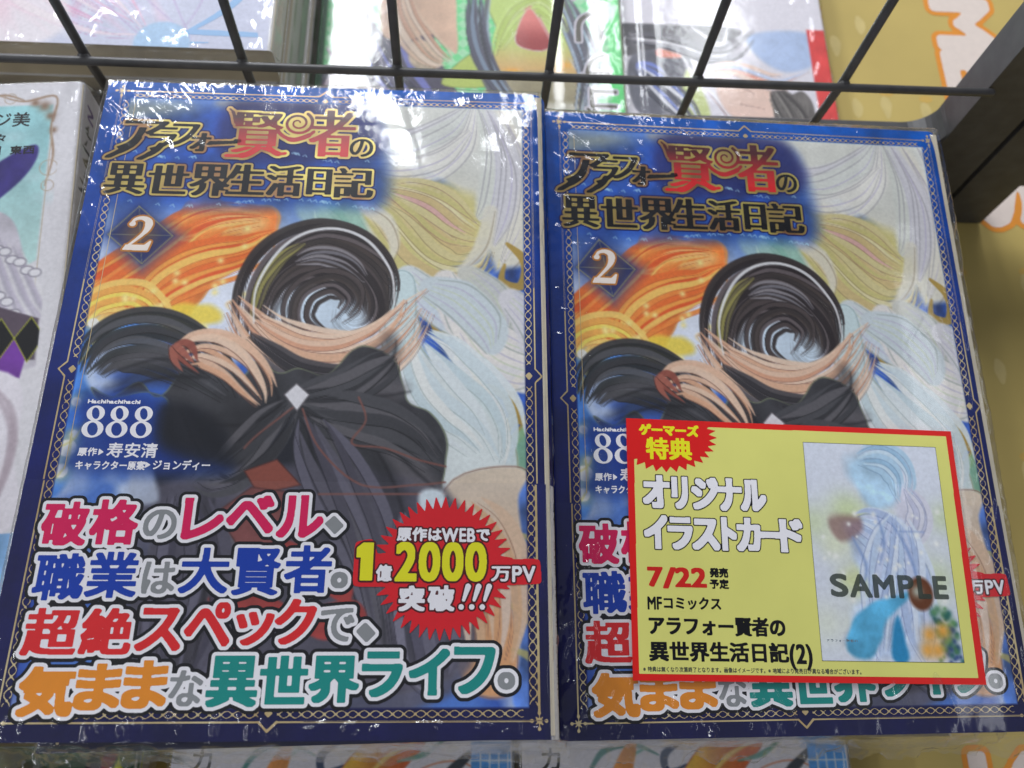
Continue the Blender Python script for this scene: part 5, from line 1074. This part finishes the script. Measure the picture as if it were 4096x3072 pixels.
for P_ in (Q((2, 300), (6, 270), (8, 250), (16, 232)), Q((10, 300), (8, 276), (12, 252), (22, 236)), Q((38, 300), (44, 276), (50, 256), (50, 232)), Q((4, 284), (4, 262), (14, 240))): c.stroke(P_, [1, 4.5, 1], (0.40, 0.40, 0.44), 0.9, 0.4); c.stroke(np.array(P_)+(1.2, 0), [0.3, 1.4, 0.3], (0.68, 0.75, 0.82), 0.8, 0.3)
for k in range(14): c.stroke(Q((44+k*0.8, 262-k), (50+k*0.4, 246-k*1.3), (46+k, 228-k)), [0.3, 1.6, 0.3], [(0.70, 0.72, 0.76), (0.80, 0.82, 0.86), (0.52, 0.52, 0.56)][k % 3], 0.7, 0.3)
c.poly(Q((-62, 222), (70, 222), (70, 236), (10, 238), (-30, 230), (-62, 234)), (0.80, 0.80, 0.78), soft=2, alpha=0.55, mot=0.3)
for P_ in (Q((-58, 262), (-50, 250), (-44, 240)), Q((-60, 240), (-52, 252), (-46, 256))): c.stroke(P_, [1, 3.5, 1], (0.66, 0.54, 0.62), 0.9, 0.4)
rb9 = np.random.default_rng(19)
ribbons(c, Q((-56, 300), (-44, 272), (-26, 240), (-2, 224)), 9, 14, [(0.34, 0.32, 0.42), (0.26, 0.25, 0.33), (0.50, 0.52, 0.80), (0.40, 0.38, 0.48)], (0.16, 0.15, 0.2), rb9, 2.4)
ribbons(c, Q((-30, 300), (-26, 280), (-14, 262), (-6, 258)), 7, 14, [(0.90, 0.78, 0.68), (0.84, 0.66, 0.56), (0.93, 0.84, 0.76)], (0.5, 0.36, 0.3), rb9, 2.2)
ribbons(c, Q((4, 300), (5, 272), (12, 250), (24, 232)), 7, 8, [(0.36, 0.36, 0.42), (0.52, 0.58, 0.66), (0.28, 0.28, 0.32)], (0.15, 0.15, 0.18), rb9, 1.8)
ribbons(c, Q((40, 300), (47, 276), (52, 252), (46, 226)), 8, 10, [(0.40, 0.40, 0.45), (0.62, 0.68, 0.76), (0.30, 0.30, 0.34)], (0.15, 0.15, 0.18), rb9, 1.8)
ribbons(c, Q((12, 262), (20, 280), (32, 290), (44, 276)), 6, 10, [(0.80, 0.88, 0.52), (0.74, 0.82, 0.44), (0.84, 0.90, 0.60)], (0.5, 0.5, 0.28), rb9, 2.2)
c.poly(Q((21, 270), (27, 288), (34, 276), (36, 268), (30, 265)), (0.66, 0.28, 0.28), soft=0.5, col2=(0.93, 0.55, 0.52), grad=(X(28), Y(268), X(28), Y(284)), edge=(0.92, 0.88, 0.88))
c.poly([(0, 0), (2.6, 0), (2.6, 182), (0, 182)], (0.30, 0.42, 0.34), soft=0.6, closed_spline=False)
c.stroke([(X(64.0), 0), (X(64.0), 182)], 5, (0.42, 0.90, 0.52), 0.9, 0.5, False)
gb_, gp = book('comic_book', 'green checked comic book lying upside down beyond the rack, red tongue shape on it', 'comic book', 'comics lying beyond the wire rack', 128, 182, 17.6, c, (-62, 220, -82))
ms = Mask(0, 60, 128, 182, 0.2)
def inv(ch, x, y, w, h):   # glyph turned upside down, centred at world x,y
    co, T = GLY[ch]; mn = co.min(0); sz = co.max(0)-mn; q = (co-mn)/sz-0.5
    ms.tris(np.stack([X(x)-q[:, 0]*w, Y(y)+q[:, 1]*h], 1), T)
load_glyphs('ゴブリンヤー')
inv('ゴ', 57, 240, 13, 12); inv('ブ', 55, 258, 12, 13); inv('リ', 53, 279, 11, 16); inv('ン', 52, 298, 12, 14)
inv('ヤ', -49, 247, 13, 13); inv('ー', -44, 300, 3, 1); ms.stroke(Q((-46, 258), (-45, 270)), 2.2)
F = ms.sdf(1.6); print_layer('lettering_pale_outline', ms, 1.1, gp, 0.05, plain('lilac_white_ink', (0.82, 0.80, 0.84), 0.45), gb_, F=F); print_layer('title_lettering', ms, 0.25, gp, 0.09, plain('dark_bronze_ink', (0.38, 0.36, 0.32), 0.45), gb_, F=F)
film_on(gb_, 129, 182, 17.6, 131, 30, drop=6, h=0.3, swell=lambda U, V: 0.5*np.sin(U/7.0)*np.exp(-((U-105)/14)**2))

# -- white and red book beyond the rack
c = Canvas(92, 150, 0.5, (0.92, 0.90, 0.93)); Y = lambda y: 150-(y-228.0); X = lambda x: x-68.5
c.poly(Q((68, 286), (120, 285), (112, 276), (90, 274), (68, 268)), (0.40, 0.39, 0.41), soft=0.6, mot=0.2)
c.poly(Q((72, 268), (96, 270), (96, 252), (86, 238), (72, 240)), (0.44, 0.44, 0.48), soft=0.6, mot=0.15)
c.poly(Q((74, 264), (82, 264), (88, 254), (76, 256)), (0.52, 0.58, 0.85), soft=0.6); c.poly(Q((96, 262), (100, 256), (104, 236), (92, 230), (92, 246)), (0.82, 0.86, 0.58), soft=0.8)
c.poly(Q((84, 272), (94, 272), (94, 268), (84, 268)), (0.93, 0.60, 0.52), soft=0.5)
for P_ in (Q((100, 285), (112, 276), (116, 285)), Q((72, 280), (90, 272), (112, 270), (126, 285)), Q((76, 254), (88, 248), (96, 236)), Q((94, 270), (97, 262), (100, 250))): c.stroke(P_, [0.8, 2.2, 0.8], (0.93, 0.92, 0.93), 0.9, 0.4)
c.poly(Q((126, 282), (152, 284), (154, 268), (140, 262), (128, 270)), (0.74, 0.81, 0.94), soft=1.5, mot=0.06); c.poly(Q((112, 266), (124, 262), (138, 256), (136, 240), (116, 236), (108, 250)), (0.95, 0.82, 0.76), soft=1, mot=0.04)
c.poly(Q((110, 262), (124, 260), (134, 254), (118, 256)), (0.94, 0.62, 0.55), soft=1)
c.poly(Q((132, 250), (136, 256), (140, 250), (146, 252), (150, 244), (148, 228), (134, 228)), (0.45, 0.43, 0.42), soft=0.5, mot=0.15)
for k in range(10): c.stroke(Q((134+k*1.4, 250), (134+k*1.5, 230)), 0.3, (0.62, 0.60, 0.58), 0.7)
for P_ in (Q((104, 250), (110, 240), (114, 232)), Q((116, 256), (124, 250)), Q((118, 244), (128, 242))): c.stroke(P_, [0.2, 0.5, 0.2], (0.55, 0.35, 0.32), 0.8)
ribbons(c, Q((70, 278), (90, 276), (112, 270), (128, 284)), 7, 9, [(0.42, 0.41, 0.44), (0.55, 0.54, 0.57), (0.32, 0.31, 0.34), (0.90, 0.89, 0.91)], (0.2, 0.2, 0.22), rb9, 1.8)
ribbons(c, Q((74, 262), (84, 252), (94, 240), (98, 228)), 8, 12, [(0.45, 0.45, 0.50), (0.52, 0.58, 0.85), (0.90, 0.90, 0.93), (0.36, 0.36, 0.40)], (0.2, 0.2, 0.25), rb9, 1.8)
ribbons(c, Q((104, 262), (118, 262), (136, 256), (150, 264)), 6, 9, [(0.95, 0.84, 0.78), (0.93, 0.90, 0.93), (0.80, 0.84, 0.94), (0.94, 0.70, 0.62)], (0.6, 0.5, 0.5), rb9, 2.0)
ribbons(c, Q((134, 252), (138, 244), (142, 234), (142, 226)), 9, 13, [(0.45, 0.43, 0.42), (0.34, 0.32, 0.32), (0.56, 0.54, 0.52)], (0.2, 0.2, 0.2), rb9, 1.5)
c.poly(Q((68, 286), (158, 286), (158, 378), (68, 378)), (0.93, 0.91, 0.94), soft=0.25, closed_spline=False)
c.poly([(X(152), Y(286)), (X(160.5), Y(286)), (X(160.5), 152), (X(152), 152)], (0.92, 0.32, 0.31), soft=0.25, closed_spline=False, mot=0.08)
rb_, rp = book('comic_book', 'white and red comic book lying upside down beyond the rack, beside the yellow sheet', 'comic book', 'comics lying beyond the wire rack', 91, 150, 13.6, c, (68.5, 228, -86), 0.0, r=0.8)
ms = Mask(0, 30, 91, 66, 0.15); load_glyphs('女装男子への国ニ')
for k, ch in enumerate('女装男子'): inv(ch, 144.5-k*9.6, 292.5, 8, 8)
F = ms.sdf(0.9); print_layer('red_lettering', ms, 0.4, rp, 0.05, plain('coral_ink', (0.94, 0.36, 0.36), 0.45), rb_, F=F)
ms = ms.like()
for ch, x in (('へ', 104.5), ('の', 93.5), ('国', 82.5)): inv(ch, x, 293.5, 9, 8)
print_layer('dark_lettering', ms, 0.25, rp, 0.05, plain('dark_green_ink', (0.32, 0.36, 0.34), 0.45), rb_, R=0.6)
ms = ms.like()
for k in range(34): ms.stroke([(6+k*2.3, Y(287.6)), (6+k*2.3+((k*7) % 3)*0.5, Y(286.9))], 0.4)
print_layer('small_print', ms, 0.0, rp, 0.05, plain('pale_grey_ink', (0.68, 0.68, 0.68), 0.5), rb_, R=0.3)
film_on(rb_, 92, 150, 13.6, 141, 22, drop=5, h=0.3, swell=lambda U, V: 0.8*np.exp(-((U-8)/5.0)**2))

# -- books in front of the piles, at the bottom edge
c = Canvas(114, 148, 0.35, (0.91, 0.90, 0.93))
c.stroke([(20, 12), (26, 3), (36, 1), (44, 4)], [0.6, 2.0, 1.6, 0.4], (0.30, 0.55, 0.52), 0.9, 0.3)
c.stroke([(28, 16), (33, 6), (40, 2)], [0.5, 1.6, 0.4], (0.45, 0.72, 0.66), 0.9, 0.3)
c.poly([(26, 16), (32, 3), (37, 0), (35, 10), (31, 20)], (0.92, 0.62, 0.34), soft=0.4, mot=0.15)
c.stroke([(52, 0), (46, 4), (47, 9), (53, 7)], [0.8, 2.6, 2.0, 0.6], (0.24, 0.30, 0.42), 0.95, 0.3)
c.poly([(46, 20), (54, 6), (62, 0), (78, 0), (72, 8), (60, 22)], (0.94, 0.76, 0.30), soft=0.4, col2=(0.86, 0.42, 0.20), grad=(52, 8, 72, 12), mot=0.12, edge=(0.75, 0.35, 0.2))
c.stroke([(58, 14), (66, 5), (76, 0)], [0.5, 1.6, 0.6], (0.97, 0.88, 0.52), 0.8, 0.4)
c.stroke([(70, 6), (78, 4), (84, 0)], [0.5, 1.8, 1.0], (0.35, 0.62, 0.56), 0.9, 0.3)
c.stroke([(70, 14), (78, 8), (88, 6), (96, 9)], 0.5, (0.88, 0.58, 0.42), 0.9)
c.stroke([(78, 16), (88, 8), (96, 1)], [1.0, 3.4, 1.2], (0.22, 0.24, 0.27), 0.95, 0.3)
c.poly([(93, 0.5), (105.5, 0.5), (105.5, 30), (93, 30)], (0.34, 0.62, 0.90), soft=0.3, closed_spline=False, mot=0.2)
for k in range(4): c.stroke([(96+k*2.9, 4), (96+k*2.9, 28)], 0.5, (0.85, 0.91, 0.96), 0.9, 0.15, False)
c.stroke([(93, 6), (106, 6)], 0.5, (0.85, 0.91, 0.96), 0.9, 0.15, False)
c.poly([(106, 0), (114, 0), (114, 148), (106, 148)], (0.40, 0.42, 0.44), soft=0.3, closed_spline=False)
for k in range(16): c.stroke([(rsx, 20+k*7) for rsx in ()] or [(10+k*5.5, 30+((k*13) % 40)), (20+k*5, 60+((k*17) % 50)), (30+k*4, 100+((k*11) % 40))], [0.5, 4, 0.5], [(0.30, 0.55, 0.52), (0.92, 0.62, 0.34), (0.24, 0.30, 0.42), (0.94, 0.80, 0.40)][k % 4], 0.8, 0.4)
nb, npl = book('paperback_novel', 'white paperback with orange and teal ribbons, at the bottom edge below the left comic', 'paperback', 'white paperbacks along the bottom edge', 106, 148, 13.6, c, (-88.0, -7.5-148, -86), 0.0, r=0.8)
ms = Mask(4, 0, 22, 20, 0.1); ms.glyph('カ', (6.4, 1.8, 12.2, 8.2)); ms.glyph('ニ', (14.0, 12, 19, 16))
print_layer('title_lettering', ms, 0.15, npl, 0.05, plain('charcoal_ink', (0.25, 0.26, 0.26), 0.4), nb, R=0.4)
film_on(nb, 107, 148, 13.6, 151, 20, drop=4, h=0.25)
nb2 = copy_tree(nb); nb2['label'] = 'white paperback with a blue panel, at the bottom edge below the carded comic'
nb2.location.x += 109.0*MM; nb2.location.y -= 0.8*MM
c = Canvas(114, 148, 0.6, (0.16, 0.30, 0.18)); r2 = np.random.default_rng(9)
c.poly([(92, 0), (100, 0), (100, 40), (90, 40)], (0.16, 0.07, 0.08), soft=0.5, closed_spline=False); c.poly([(96, 3), (101, 2), (98, 8)], (0.55, 0.08, 0.10), soft=0.5)
c.poly([(98.5, 10), (101.5, 3), (104, 9), (100, 16)], (0.86, 0.84, 0.12), soft=0.4, closed_spline=False)
for k in range(40): c.blob(r2.uniform(0, 92), r2.uniform(0, 148), r2.uniform(3, 9), [(0.20, 0.38, 0.22), (0.50, 0.60, 0.20), (0.40, 0.15, 0.15), (0.80, 0.80, 0.76)][k % 4], 0.7)
c.poly([(106.4, 0), (114, 0), (114, 148), (106.4, 148)], (0.80, 0.80, 0.78), soft=0.3, closed_spline=False); c.stroke([(109, 4), (109, 60)], 2, (0.25, 0.45, 0.25), 0.8, 0.3, False); c.stroke([(112, 2), (112, 30)], 1.5, (0.80, 0.82, 0.2), 0.8, 0.3, False)
gnb, _ = book('paperback_novel', 'dark green and maroon paperback with a yellow mark, at the bottom left corner', 'paperback', None, 106, 148, 13.6, c, (-205.5, -8.5-148, -86), 0.0, r=0.8)
film_on(gnb, 107, 148, 13.6, 161, 40, drop=7, h=0.8, flare=0.6)
